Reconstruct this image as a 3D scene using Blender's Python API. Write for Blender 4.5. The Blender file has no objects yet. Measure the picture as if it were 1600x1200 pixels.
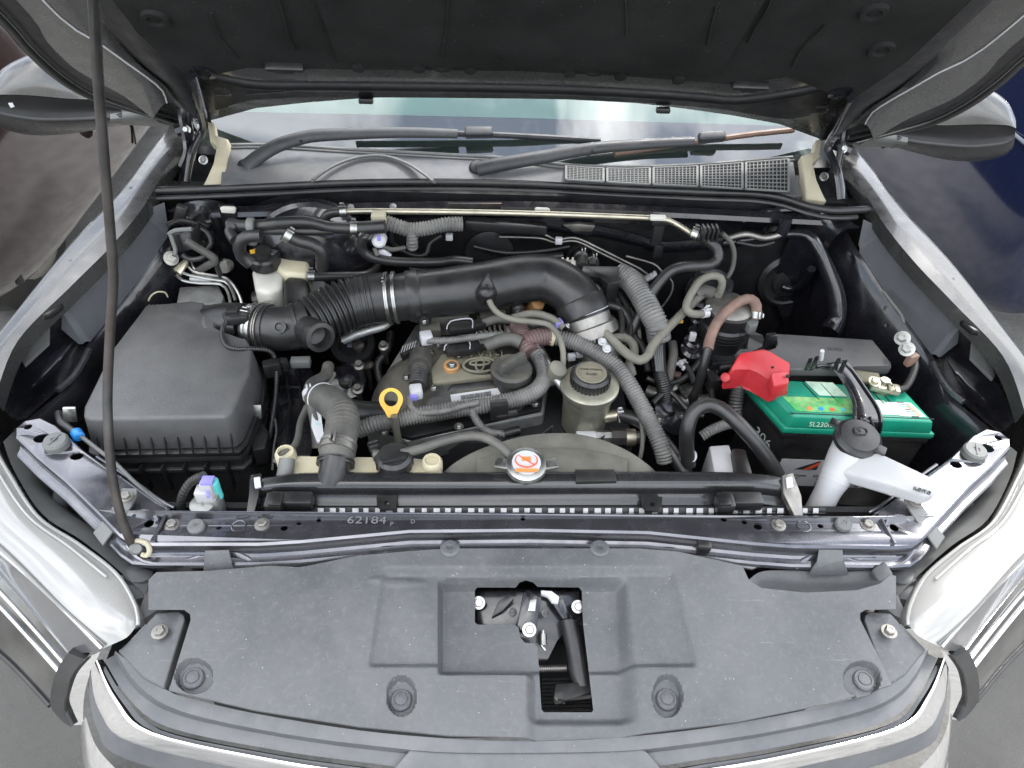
import bpy, bmesh, math, random
from mathutils import Vector as V, Matrix, Quaternion
from mathutils.geometry import tessellate_polygon
random.seed(7)
R = math.radians
S, C = math.sin, math.cos
scene = bpy.context.scene
col = scene.collection

# ---------------------------------------------------------------- camera
PITCH, YAW, ROLL = R(44), R(3.51), R(3.245)
CAM = V((-.0733, 0, 1.81)); F = 1150.0
FW = V((S(YAW)*C(PITCH), C(YAW)*C(PITCH), -S(PITCH)))
_rt = V((C(YAW), -S(YAW), 0)); _up = _rt.cross(FW)
RT = _rt*C(ROLL) + _up*S(ROLL); UP = _up*C(ROLL) - _rt*S(ROLL)
cd = bpy.data.cameras.new('camera'); cam = bpy.data.objects.new('camera', cd); col.objects.link(cam)
cd.sensor_width = 36; cd.lens = 36*F/1600; cd.clip_start = .02; cd.clip_end = 500
cam.matrix_world = Matrix(((RT.x, UP.x, -FW.x, CAM.x), (RT.y, UP.y, -FW.y, CAM.y), (RT.z, UP.z, -FW.z, CAM.z), (0, 0, 0, 1)))
scene.camera = cam

# ---------------------------------------------------------------- sky, sun, exposure
SUN_EL, SUN_AZ = R(56), R(32)          # azimuth measured from +Y towards +X
w = bpy.data.worlds.new('World'); scene.world = w; w.use_nodes = True
nt = w.node_tree; nt.nodes.clear()
out = nt.nodes.new('ShaderNodeOutputWorld'); bg = nt.nodes.new('ShaderNodeBackground')
sky = nt.nodes.new('ShaderNodeTexSky'); sky.sky_type = 'NISHITA'; sky.sun_disc = False
sky.sun_elevation = SUN_EL; sky.sun_rotation = SUN_AZ; sky.dust_density = .7; sky.air_density = 1.0
hs = nt.nodes.new('ShaderNodeHueSaturation'); hs.inputs['Saturation'].default_value = .6
nt.links.new(sky.outputs[0], hs.inputs['Color'])
tc = nt.nodes.new('ShaderNodeTexCoord'); mp = nt.nodes.new('ShaderNodeMapping'); mp.inputs['Scale'].default_value = (1, 1, 1.6); mp.inputs['Location'].default_value = (3.1, .7, 1.9)
nz = nt.nodes.new('ShaderNodeTexNoise'); nz.inputs['Scale'].default_value = 2.3; nz.inputs['Detail'].default_value = 9; nz.inputs['Roughness'].default_value = .55
cr = nt.nodes.new('ShaderNodeValToRGB'); cr.color_ramp.elements[0].position = .40; cr.color_ramp.elements[1].position = .60
mx = nt.nodes.new('ShaderNodeMix'); mx.data_type = 'RGBA'
nt.links.new(tc.outputs['Generated'], mp.inputs[0]); nt.links.new(mp.outputs[0], nz.inputs['Vector']); nt.links.new(nz.outputs[0], cr.inputs[0])
nt.links.new(cr.outputs[0], mx.inputs[0]); nt.links.new(hs.outputs[0], mx.inputs[6]); 
# overcast luminance falls towards the horizon: (1 + 2 sin elevation) / 3
sz = nt.nodes.new('ShaderNodeSeparateXYZ'); nt.links.new(tc.outputs['Generated'], sz.inputs[0])
oc1 = nt.nodes.new('ShaderNodeMapRange'); oc1.inputs[1].default_value = 0; oc1.inputs[2].default_value = 1; oc1.inputs[3].default_value = .30; oc1.inputs[4].default_value = 1.15; nt.links.new(sz.outputs[2], oc1.inputs[0])
oc2 = nt.nodes.new('ShaderNodeVectorMath'); oc2.operation = 'SCALE'; oc2.inputs[0].default_value = (12.0, 12.1, 12.2); nt.links.new(oc1.outputs[0], oc2.inputs['Scale']); nt.links.new(oc2.outputs[0], mx.inputs[7])
nt.links.new(mx.outputs[2], bg.inputs[0]); bg.inputs[1].default_value = .1
nt.links.new(bg.outputs[0], out.inputs[0])
sd = bpy.data.lights.new('sun', 'SUN'); sd.energy = .7; sd.angle = R(12); sd.color = (1, .97, .93)
so = bpy.data.objects.new('sun', sd); col.objects.link(so)
so.rotation_euler = V((S(SUN_AZ)*C(SUN_EL), C(SUN_AZ)*C(SUN_EL), S(SUN_EL))).to_track_quat('Z', 'Y').to_euler()
so.location = (2, 4, 6)
vs = scene.view_settings; vs.view_transform = 'Standard'; vs.look = 'None'; vs.gamma = 1; vs.exposure = 2.5
scene.render.engine = 'CYCLES'; scene.cycles.max_bounces = 8; scene.cycles.use_denoising = True
scene.cycles.sample_clamp_indirect = 6

# ---------------------------------------------------------------- helpers: pixel of the photograph -> point on a surface
def ray(u, v): return FW + RT*((u-800)/F) + UP*((600-v)/F)
def P(u, v, z): d = ray(u, v); return CAM + d*((z-CAM.z)/d.z)
def PY(u, v, y): d = ray(u, v); return CAM + d*((y-CAM.y)/d.y)
def PP(u, v, pt, n): d = ray(u, v); return CAM + d*((pt-CAM).dot(n)/d.dot(n))
def K(l, z=None): return [P(a[0], a[1], a[2] if len(a) > 2 else z) for a in l]
def KY(l, y=None): return [PY(a[0], a[1], a[2] if len(a) > 2 else y) for a in l]
def mir(p): return V((-p.x, p.y, p.z))
def mm(u, v, z): p = P(u, v, z); return (p-CAM).dot(FW)/F      # metres for one photo pixel at that point

WM = {}
def link(o, parent, world=None):
    world = world or Matrix()
    col.objects.link(o); WM[o.name] = world
    if parent is not None:
        o.parent = parent; o.matrix_parent_inverse = WM[parent.name].inverted()
    o.matrix_basis = world
    return o
def thing(name, label, cat, loc=(0, 0, 0), group=None, kind=None):
    o = bpy.data.objects.new(name, None); o.empty_display_size = .05
    link(o, None, Matrix.Translation(V(loc))); tag(o, label, cat, group, kind); return o
def tag(o, label=None, cat=None, group=None, kind=None):
    if label: o['label'] = label
    if cat: o['category'] = cat
    if group: o['group'] = group
    if kind: o['kind'] = kind
    return o
def mesh_of(name, bm, m, angle=38, smooth=True):
    bmesh.ops.recalc_face_normals(bm, faces=bm.faces)
    me = bpy.data.meshes.new(name); bm.to_mesh(me); bm.free()
    if smooth:
        me.polygons.foreach_set('use_smooth', [True]*len(me.polygons)); me.set_sharp_from_angle(angle=R(angle))
    if m: me.materials.append(m)
    return me
def mk(name, bm, m, parent=None, angle=38, smooth=True, world=None):
    return link(bpy.data.objects.new(name, mesh_of(name, bm, m, angle, smooth)), parent, world)
def inst(name, me, parent, world): return link(bpy.data.objects.new(name, me), parent, world)
def B(): return bmesh.new()

def catmull(pts, step):
    pts = [V(p) for p in pts]
    if len(pts) == 2:
        n = max(1, int((pts[1]-pts[0]).length/step)); return [pts[0].lerp(pts[1], i/n) for i in range(n+1)]
    o = []
    for i in range(len(pts)-1):
        p0 = pts[max(i-1, 0)]; p1 = pts[i]; p2 = pts[i+1]; p3 = pts[min(i+2, len(pts)-1)]
        n = max(2, int((p2-p1).length/step))
        for k in range(n):
            t = k/n
            o.append(.5*((2*p1)+(p2-p0)*t+(2*p0-5*p1+4*p2-p3)*t*t+(3*p1-p0-3*p2+p3)*t*t*t))
    o.append(pts[-1]); return o
def tube(bm, pts, r, n=12, step=.008, corr=None, smooth=True, flat=1.0, caps=True):
    """round hose along pts; corr = (pitch, depth) for a convoluted hose; r a number or f(t)"""
    if corr: step = corr[0]/4
    c = catmull(pts, step) if smooth else [V(p) for p in pts]
    if corr:                                   # even spacing
        L = [0]
        for a, b in zip(c, c[1:]): L.append(L[-1]+(b-a).length)
        N = max(4, int(L[-1]/step)); e = []; j = 0
        for i in range(N+1):
            s = L[-1]*i/N
            while j < len(L)-2 and L[j+1] < s: j += 1
            e.append(c[j].lerp(c[j+1], (s-L[j])/max(1e-9, L[j+1]-L[j])))
        c = e
    T = [(c[min(i+1, len(c)-1)]-c[max(i-1, 0)]).normalized() for i in range(len(c))]
    nrm = T[0].orthogonal().normalized(); rings = []
    for i, p in enumerate(c):
        if i:
            nrm = (T[i-1].rotation_difference(T[i]) @ nrm); nrm = (nrm-T[i]*nrm.dot(T[i])).normalized()
        bi = T[i].cross(nrm); rr = r(i/max(1, len(c)-1)) if callable(r) else r
        if corr and i % 4 in (2, 3): rr -= corr[1]
        rings.append([bm.verts.new(p+(nrm*C(a)+bi*S(a)*flat)*rr) for a in [2*math.pi*k/n for k in range(n)]])
    for a, b in zip(rings, rings[1:]):
        for k in range(n): bm.faces.new((a[k], a[(k+1) % n], b[(k+1) % n], b[k]))
    if caps: bm.faces.new(rings[0][::-1]); bm.faces.new(rings[-1])
    return bm
def lathe(bm, prof, base, axis=(0, 0, 1), n=28, ell=1.0):
    """prof: (radius, height) pairs along axis from base"""
    q = V((0, 0, 1)).rotation_difference(V(axis).normalized()); rings = []
    for r, h in prof:
        rings.append([bm.verts.new(V(base)+q @ V((r*C(a), r*S(a)*ell, h))) for a in [2*math.pi*k/n for k in range(n)]])
    for a, b in zip(rings, rings[1:]):
        for k in range(n): bm.faces.new((a[k], a[(k+1) % n], b[(k+1) % n], b[k]))
    bm.faces.new(rings[0][::-1]); bm.faces.new(rings[-1]); return bm
def ngon_bevel(bm, verts, bev, seg=2):
    if bev <= 0: return
    ed = [e for e in bm.edges if e.verts[0] in verts and e.verts[1] in verts]
    bmesh.ops.bevel(bm, geom=ed, offset=bev, segments=seg, profile=.5, affect='EDGES', clamp_overlap=True)
def prism(bm, loop, d, bev=0, seg=2, top=None):
    """loop of points and the same loop moved by d (or a second loop)"""
    a = [bm.verts.new(p) for p in loop]; b = [bm.verts.new(p) for p in (top or [V(p)+V(d) for p in loop])]
    n = len(a)
    bm.faces.new(a); bm.faces.new(b[::-1])
    for k in range(n): bm.faces.new((a[k], b[k], b[(k+1) % n], a[(k+1) % n]))
    ngon_bevel(bm, set(a+b), bev, seg); return bm
def box(bm, c, size, rot=None, bev=0, seg=2):
    rot = rot or Matrix.Identity(3); x, y, z = [s/2 for s in size]
    lo = [V(c)+rot @ V(q) for q in ((-x, -y, -z), (x, -y, -z), (x, y, -z), (-x, y, -z))]
    return prism(bm, lo, rot @ V((0, 0, 2*z)), bev, seg)
def rotz(a): return Matrix.Rotation(R(a), 3, 'Z')
def plate(bm, outer, holes, d):
    """flat sheet with holes, thickness vector d"""
    loops = [outer]+list(holes); hz = abs(V(d).z) >= max(abs(V(d).x), abs(V(d).y)); tri = tessellate_polygon([[V((p[0], p[1], 0)) for p in l] for l in loops] if hz else loops); flat = [p for l in loops for p in l]
    a = [bm.verts.new(p) for p in flat]; b = [bm.verts.new(V(p)+V(d)) for p in flat]
    for t in tri:
        try: bm.faces.new([a[i] for i in t]); bm.faces.new([b[i] for i in reversed(t)])
        except ValueError: pass
    o = 0
    for l in loops:
        n = len(l)
        for k in range(n): bm.faces.new((a[o+k], b[o+k], b[o+(k+1) % n], a[o+(k+1) % n]))
        o += n
    return bm
def loft(bm, rows, nu=6, nv=4, thick=None, smooth_u=True, smooth_v=True):
    """surface through rows of points (all rows the same length); optional thickness vector"""
    def fill(l, k, sm):
        if k <= 1: return [V(p) for p in l]
        o = []
        for i in range(len(l)-1):
            p0 = l[max(i-1, 0)]; p1 = l[i]; p2 = l[i+1]; p3 = l[min(i+2, len(l)-1)]
            for j in range(k):
                t = j/k
                o.append(.5*((2*p1)+(p2-p0)*t+(2*p0-5*p1+4*p2-p3)*t*t+(3*p1-p0-3*p2+p3)*t*t*t) if sm else p1.lerp(p2, t))
        return o+[V(l[-1])]
    rr = [fill(r, nu, smooth_u) for r in rows]
    cols = [fill([r[i] for r in rr], nv, smooth_v) for i in range(len(rr[0]))]
    g = [[bm.verts.new(p) for p in c] for c in cols]
    for a, b in zip(g, g[1:]):
        for k in range(len(a)-1): bm.faces.new((a[k], a[k+1], b[k+1], b[k]))
    if thick:
        h = [[bm.verts.new(v.co+V(thick)) for v in c] for c in g]
        for a, b in zip(h, h[1:]):
            for k in range(len(a)-1): bm.faces.new((a[k], b[k], b[k+1], a[k+1]))
        def side(l, m):
            for i in range(len(l)-1): bm.faces.new((l[i], l[i+1], m[i+1], m[i]))
        side(g[0], h[0]); side(g[-1], h[-1]); side([c[0] for c in g], [c[0] for c in h]); side([c[-1] for c in g], [c[-1] for c in h])
    return bm
def circ(c, r, n=16, ax=None, ell=1.0):
    q = V((0, 0, 1)).rotation_difference(V(ax).normalized()) if ax else Quaternion()
    return [V(c)+q @ V((r*C(a), r*ell*S(a), 0)) for a in [2*math.pi*k/n for k in range(n)]]
def cut(o, cutters):
    """boolean difference, cutters = list of bmesh"""
    tmp = []
    for b in cutters:
        c = bpy.data.objects.new('cutter', mesh_of('cutter', b, None, smooth=False)); col.objects.link(c); tmp.append(c)
        m = o.modifiers.new('cut', 'BOOLEAN'); m.object = c; m.operation = 'DIFFERENCE'; m.solver = 'EXACT'
    bpy.context.view_layer.update()
    me = bpy.data.meshes.new_from_object(o.evaluated_get(bpy.context.evaluated_depsgraph_get()))
    o.modifiers.clear(); o.data = me
    for c in tmp: bpy.data.objects.remove(c)
def frame(z, x=None):
    z = V(z).normalized(); x = V(x) if x else V((1, 0, 0)); x = (x-z*x.dot(z)).normalized(); y = z.cross(x)
    return Matrix((x, y, z)).transposed()
def text(name, s, size, p, z, x, m, parent, ext=.0002, align='CENTER', sx=1.0):
    cu = bpy.data.curves.new(name, 'FONT'); cu.body = s; cu.size = size; cu.extrude = ext; cu.align_x = align; cu.align_y = 'CENTER'; cu.resolution_u = 3
    t = bpy.data.objects.new(name, cu); col.objects.link(t); bpy.context.view_layer.update()
    me = bpy.data.meshes.new_from_object(t.evaluated_get(bpy.context.evaluated_depsgraph_get())); bpy.data.objects.remove(t)
    me.transform(Matrix.Diagonal((sx, 1, 1, 1)))
    me.materials.clear(); me.materials.append(m)
    return inst(name, me, parent, Matrix.Translation(p) @ frame(z, x).to_4x4())

# ---------------------------------------------------------------- materials
MATS = {}
def mat(name, c, rough=.5, metal=0., var=.18, vs=25., dust=0., dc=(.30, .28, .24), ds=9., bump=0., bs=400., coat=0., spec=.5, specks=0., aniso=0., alpha=1., trans=0., ior=1.5, rvar=.12, sss=0., emit=None, flakes=0., scr=0., stains=0.):
    m = bpy.data.materials.new(name); m.use_nodes = True; n = m.node_tree; L = n.links; b = n.nodes['Principled BSDF']
    def N(t): return n.nodes.new('ShaderNode'+t)
    tc = N('TexCoord'); no = N('TexNoise'); no.inputs['Scale'].default_value = vs; no.inputs['Detail'].default_value = 6
    L.new(tc.outputs['Object'], no.inputs['Vector'])
    mr = N('MapRange'); mr.inputs[1].default_value = .3; mr.inputs[2].default_value = .7; mr.inputs[3].default_value = 1-var; mr.inputs[4].default_value = 1+var
    L.new(no.outputs[0], mr.inputs[0])
    vm = N('VectorMath'); vm.operation = 'SCALE'; vm.inputs[0].default_value = c; L.new(mr.outputs[0], vm.inputs['Scale'])
    src = vm.outputs[0]
    rn = N('MapRange'); rn.inputs[1].default_value = .3; rn.inputs[2].default_value = .7; rn.inputs[3].default_value = max(.02, rough-rvar*.6); rn.inputs[4].default_value = min(1, rough+rvar)
    n3 = N('TexNoise'); n3.inputs['Scale'].default_value = vs*1.7; n3.inputs['Detail'].default_value = 8; L.new(tc.outputs['Object'], n3.inputs['Vector']); L.new(n3.outputs[0], rn.inputs[0])
    rsrc = rn.outputs[0]
    def mixin(fac, colour):
        nonlocal src
        q = N('Mix'); q.data_type = 'RGBA'; L.new(fac, q.inputs[0]); L.new(src, q.inputs[6]); q.inputs[7].default_value = (*colour, 1); src = q.outputs[2]
    if dust:
        n2 = N('TexNoise'); n2.inputs['Scale'].default_value = ds; n2.inputs['Detail'].default_value = 10; n2.inputs['Roughness'].default_value = .68
        L.new(tc.outputs['Object'], n2.inputs['Vector'])
        r2 = N('MapRange'); r2.inputs[1].default_value = .38; r2.inputs[2].default_value = .72; r2.inputs[3].default_value = 0; r2.inputs[4].default_value = dust; L.new(n2.outputs[0], r2.inputs[0])
        ge = N('NewGeometry'); sx = N('SeparateXYZ'); L.new(ge.outputs['Normal'], sx.inputs[0])
        r3 = N('MapRange'); r3.inputs[1].default_value = -.2; r3.inputs[2].default_value = .9; r3.inputs[3].default_value = .25; r3.inputs[4].default_value = 1; L.new(sx.outputs[2], r3.inputs[0])
        mu = N('Math'); mu.operation = 'MULTIPLY'; L.new(r2.outputs[0], mu.inputs[0]); L.new(r3.outputs[0], mu.inputs[1]); mixin(mu.outputs[0], dc)
        ad = N('Math'); ad.operation = 'MULTIPLY_ADD'; L.new(mu.outputs[0], ad.inputs[0]); ad.inputs[1].default_value = .5; L.new(rsrc, ad.inputs[2]); ad.use_clamp = True; rsrc = ad.outputs[0]
    if specks:
        vo = N('TexVoronoi'); vo.inputs['Scale'].default_value = 190; L.new(tc.outputs['Object'], vo.inputs['Vector'])
        cs = N('SeparateColor'); L.new(vo.outputs['Color'], cs.inputs[0])
        l1 = N('Math'); l1.operation = 'LESS_THAN'; L.new(vo.outputs['Distance'], l1.inputs[0])
        rz = N('MapRange'); rz.inputs[1].default_value = .82; rz.inputs[2].default_value = 1; rz.inputs[3].default_value = 0; rz.inputs[4].default_value = .14; L.new(cs.outputs[0], rz.inputs[0]); L.new(rz.outputs[0], l1.inputs[1])
        l2 = N('Math'); l2.operation = 'MULTIPLY'; L.new(l1.outputs[0], l2.inputs[0]); l2.inputs[1].default_value = specks; mixin(l2.outputs[0], (.5, .5, .48))
    if stains:                 # dried water marks: thin uneven rings and fine grit
        vw = N('TexVoronoi'); vw.inputs['Scale'].default_value = 75; nw = N('TexNoise'); nw.inputs['Scale'].default_value = 60
        L.new(tc.outputs['Object'], nw.inputs['Vector']); ad2 = N('VectorMath'); ad2.operation = 'MULTIPLY_ADD'; L.new(nw.outputs['Color'], ad2.inputs[0]); ad2.inputs[1].default_value = (.012, .012, .012); L.new(tc.outputs['Object'], ad2.inputs[2]); L.new(ad2.outputs[0], vw.inputs['Vector'])
        rg = N('ValToRGB'); e_ = rg.color_ramp.elements; e_[0].position = .24; e_[0].color = (0, 0, 0, 1); e_[1].position = .34; e_[1].color = (0, 0, 0, 1); q_ = e_.new(.29); q_.color = (1, 1, 1, 1); L.new(vw.outputs['Distance'], rg.inputs[0])
        sc_ = N('SeparateColor'); L.new(vw.outputs['Color'], sc_.inputs[0]); gt = N('Math'); gt.operation = 'GREATER_THAN'; L.new(sc_.outputs[1], gt.inputs[0]); gt.inputs[1].default_value = .9
        m1 = N('Math'); m1.operation = 'MULTIPLY'; L.new(rg.outputs[0], m1.inputs[0]); L.new(gt.outputs[0], m1.inputs[1]); m2 = N('Math'); m2.operation = 'MULTIPLY'; L.new(m1.outputs[0], m2.inputs[0]); m2.inputs[1].default_value = stains*.45; mixin(m2.outputs[0], (.25, .25, .24))
        ng = N('TexNoise'); ng.inputs['Scale'].default_value = 130; ng.inputs['Detail'].default_value = 9; ng.inputs['Roughness'].default_value = .75; L.new(tc.outputs['Object'], ng.inputs['Vector'])
        rr_ = N('MapRange'); rr_.inputs[1].default_value = .5; rr_.inputs[2].default_value = .75; rr_.inputs[3].default_value = 0; rr_.inputs[4].default_value = stains*.9; L.new(ng.outputs[0], rr_.inputs[0]); mixin(rr_.outputs[0], (.2, .2, .19))
    if scr:
        mpn = N('Mapping'); mpn.inputs['Scale'].default_value = (6, 90, 40); mpn.inputs['Rotation'].default_value = (0, 0, .5); L.new(tc.outputs['Object'], mpn.inputs[0])
        ns = N('TexNoise'); ns.inputs['Scale'].default_value = 4; ns.inputs['Detail'].default_value = 3; ns.inputs['Distortion'].default_value = 1.2; L.new(mpn.outputs[0], ns.inputs['Vector'])
        rs = N('MapRange'); rs.inputs[1].default_value = .68; rs.inputs[2].default_value = .73; rs.inputs[3].default_value = 0; rs.inputs[4].default_value = scr; L.new(ns.outputs[0], rs.inputs[0]); mixin(rs.outputs[0], (.42, .41, .39))
    L.new(src, b.inputs['Base Color']); L.new(rsrc, b.inputs['Roughness'])
    b.inputs['Metallic'].default_value = metal; b.inputs['Coat Weight'].default_value = coat; b.inputs['Coat Roughness'].default_value = .06
    b.inputs['Specular IOR Level'].default_value = spec; b.inputs['Transmission Weight'].default_value = trans; b.inputs['IOR'].default_value = ior; b.inputs['Alpha'].default_value = alpha
    if sss: b.inputs['Subsurface Weight'].default_value = sss; b.inputs['Subsurface Radius'].default_value = (.02, .02, .015); b.inputs['Subsurface Scale'].default_value = .3
    if bump:
        n4 = N('TexNoise'); n4.inputs['Scale'].default_value = bs; n4.inputs['Detail'].default_value = 3; L.new(tc.outputs['Object'], n4.inputs['Vector'])
        bp = N('Bump'); bp.inputs['Strength'].default_value = bump; bp.inputs['Distance'].default_value = .002; L.new(n4.outputs[0], bp.inputs['Height']); L.new(bp.outputs[0], b.inputs['Normal'])
    MATS[name] = m; return m

paint = mat('paint_graphite', (.085, .084, .082), .26, .6, .05, coat=.5, dust=.02, dc=(.42, .40, .35), ds=5)
shade_trim = mat('shade_and_trim_black', (.006, .006, .007), .4, 0, .2, dust=.03, spec=.35)  # shade of painted bonnet pressings put into colour; also black mirror trim
bay = mat('bay_black_enamel', (.008, .008, .011), .2, 0, .3, coat=.4, dust=.035, ds=14)
baymatt = mat('bay_dusty_black', (.009, .009, .010), .34, 0, .3, dust=.07, dc=(.16, .15, .14), ds=10, coat=.15)
barpaint = mat('support_bar_paint', (.115, .115, .128), .2, .8, .1, coat=.5, dust=.10, dc=(.42, .41, .40), ds=16, scr=.12)
apronm = mat('apron_plastic', (.055, .058, .065), .55, 0, .1, dust=.2, dc=(.17, .17, .17), ds=6, bump=.03)
coverm = mat('cover_plastic', (.066, .069, .073), .4, 0, .22, vs=4, dust=.5, dc=(.16, .158, .152), ds=9, bump=.22, bs=1300, specks=.6, scr=.12, spec=.5, stains=.3)
trimm = mat('trim_plastic', (.07, .073, .08), .42, 0, .1, dust=.4, dc=(.26, .25, .23), ds=7, bump=.03, specks=.3)
blackp = mat('black_plastic', (.011, .011, .012), .3, 0, .25, dust=.12, dc=(.22, .21, .18), ds=18, bump=.04, rvar=.08)
boxm = mat('grained_plastic', (.075, .075, .075), .44, 0, .12, dust=.4, dc=(.17, .165, .155), ds=7, bump=.35, bs=520)
greyp = mat('grey_plastic', (.115, .118, .115), .5, 0, .1, dust=.3, dc=(.26, .25, .23), ds=9, bump=.04)
rubber = mat('rubber', (.014, .014, .0145), .33, 0, .2, dust=.13, dc=(.20, .19, .17), ds=14, bump=.05, rvar=.08)
rubberg = mat('dusty_rubber', (.055, .054, .049), .5, 0, .2, dust=.6, dc=(.20, .19, .16), ds=16, bump=.08)
rubbert = mat('tan_dusty_rubber', (.135, .13, .108), .65, 0, .2, dust=.5, dc=(.30, .28, .22), ds=14, bump=.08)
rubberr = mat('rust_stained_rubber', (.17, .10, .075), .6, 0, .3, vs=40, dust=.4, dc=(.28, .24, .2), ds=16)
loomm = mat('loom_conduit', (.115, .114, .11), .45, 0, .15, dust=.5, dc=(.30, .285, .25), ds=25)
tapem = mat('maroon_tape', (.11, .06, .06), .5, 0, .2, vs=60, dust=.3, bump=.1)
chrome = mat('chrome', (.82, .82, .82), .05, 1, .03, rvar=.03, dust=.05)
steel = mat('zinc_steel', (.42, .42, .40), .33, 1, .15, vs=60, dust=.15)
steeld = mat('dull_steel', (.26, .25, .23), .42, .9, .2, vs=50, dust=.3)
gold = mat('zinc_gold', (.44, .41, .32), .35, .9, .15, vs=40, dust=.2)
alu = mat('cast_aluminium', (.38, .385, .37), .45, .8, .2, vs=60, dust=.25, bump=.15, bs=300)
white = mat('white_plastic', (.38, .38, .39), .35, 0, .04, sss=.1, dust=.3, dc=(.26, .25, .22), ds=11)
frosted = mat('frosted_tank', (.56, .55, .49), .35, 0, .06, sss=.25, dust=.12, ds=14)
cream = mat('cream_tank', (.56, .51, .36), .4, 0, .08, sss=.2, dust=.15, ds=14)
label = mat('paper_label', (.48, .48, .49), .4, 0, .06, dust=.1)
ink = mat('ink_black', (.02, .02, .02), .4)
inkr = mat('ink_red', (.65, .10, .04), .4)
green = mat('battery_green', (.004, .23, .14), .3, 0, .1, dust=.12, ds=12, dc=(.3, .34, .3), scr=.2)
red = mat('terminal_red', (.40, .018, .025), .42, 0, .2, vs=14, dust=.22, dc=(.42, .16, .15), ds=16)
yellow = mat('dipstick_yellow', (.75, .42, .03), .35, 0, .08, dust=.1, ds=30)
blue = mat('blue_cap', (.02, .22, .6), .35); teal = mat('teal_cap', (.10, .5, .48), .4); purple = mat('purple_clip', (.22, .2, .55), .4)
orange = mat('orange_plastic', (.65, .22, .05), .4, dust=.2)
felt = mat('hood_felt', (.014, .014, .014), .95, 0, .3, vs=12, dust=.4, dc=(.07, .068, .066), ds=7, bump=.5, bs=250, spec=.15, specks=.25)
glassm = mat('windscreen_glass', (.02, .03, .035), .03, 0, .02, rvar=.01, ior=2.1, coat=1, dust=.04)
shadem = mat('dark_void', (.008, .008, .009), .8)  # near-black colour standing in for the shade of deep gaps
oilm = mat('dusty_engine_cover', (.028, .028, .028), .5, 0, .2, dust=.75, dc=(.20, .185, .14), ds=11, bump=.12, bs=250)
dustyc = mat('dust_caked', (.15, .14, .10), .75, 0, .2, dust=.6, dc=(.28, .26, .19), ds=20, bump=.1)
shroudm = mat('shroud_plastic', (.085, .083, .07), .55, 0, .15, dust=.6, dc=(.22, .205, .165), ds=14, bump=.15, bs=500)
beige = mat('aged_foam', (.42, .38, .27), .7, 0, .12, vs=30, dust=.2)
lens = mat('lamp_lens', (.27, .265, .25), .16, 0, .05, coat=.8, vs=6, dust=.12, ds=8, sss=.05)
tankm = mat('radiator_tank_plastic', (.014, .014, .015), .2, 0, .2, dust=.08, dc=(.2, .2, .19), ds=14, rvar=.08, coat=.3)
reflm = mat('lamp_reflector', (.17, .17, .168), .12, 1, .35, vs=14, rvar=.1)
bezel = mat('lamp_bezel', (.055, .055, .057), .3, 0, .05, coat=.6, rvar=.04)
rust = mat('rusty_rod', (.05, .05, .05), .34, .6, .4, vs=30, dust=.28, dc=(.24, .13, .07), ds=11)
amber = mat('amber_plastic', (.42, .22, .08), .45, 0, .2, dust=.3, ds=40)
psmetal = mat('brass_tinted_tank', (.36, .35, .285), .42, .75, .2, vs=30, dust=.3, dc=(.3, .28, .2), ds=14)

# ---------------------------------------------------------------- shared small pieces
def _bolt():
    b = B(); lathe(b, [(1, 0), (1, .18), (.82, .22)], (0, 0, 0), n=14); lathe(b, [(.66, .2), (.66, .62), (.54, .74), (.3, .74), (.26, .66)], (0, 0, 0), n=6); return mesh_of('bolt', b, steel, 25)
BOLT = _bolt()
def _stop():
    b = B(); lathe(b, [(.8, 0), (1, .1), (1, .62), (.86, .82), (.3, .84), (.26, .76)], (0, 0, 0), n=20)
    box(b, (0, 0, .86), (1.3, .12, .1)); return mesh_of('rubber_stop', b, greyp, 30)
STOP = _stop()
def _clip():
    b = B(); lathe(b, [(1, 0), (1, .25), (.86, .42), (.70, .42), (.66, .34), (.56, .34), (.52, .46), (.2, .5)], (0, 0, 0), n=28); return mesh_of('push_clip', b, trimm, 25)
CLIP = _clip()
def place(name, me, parent, p, r, ax=(0, 0, 1), spin=0, m=None):
    q = V((0, 0, 1)).rotation_difference(V(ax).normalized()).to_matrix().to_4x4()
    o = inst(name, me, parent, Matrix.Translation(p) @ q @ Matrix.Rotation(spin, 4, 'Z') @ Matrix.Scale(r, 4))
    if m:
        me2 = me.name+m.name
        if me2 not in bpy.data.meshes: c = me.copy(); c.name = me2; c.materials[0] = m
        o.data = bpy.data.meshes[me2]
    return o
def bolt(parent, u, v, z, r=.009, ax=(0, 0, 1), m=None): return place('bolt', BOLT, parent, P(u, v, z), r, ax, random.random(), m)
def bolty(parent, u, v, y, r=.009, ax=(0, -1, .2), m=None): return place('bolt', BOLT, parent, PY(u, v, y), r, ax, random.random(), m)

# ---------------------------------------------------------------- ground
gm = mat('gravel_yard', (.15, .146, .138), .9, 0, .3, vs=9, dust=.6, dc=(.25, .243, .23), ds=70, bump=1, bs=90)
b = B(); prism(b, [V((-60, -60, 0)), V((60, -60, 0)), V((60, 60, 0)), V((-60, 60, 0))], (0, 0, -.1))
tag(mk('ground', b, gm, None, smooth=False), kind='structure')

# ---------------------------------------------------------------- the car
car = thing('pickup_truck', 'graphite grey pickup truck with its bonnet propped open', 'truck', (0, 1.2, 0))

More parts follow.
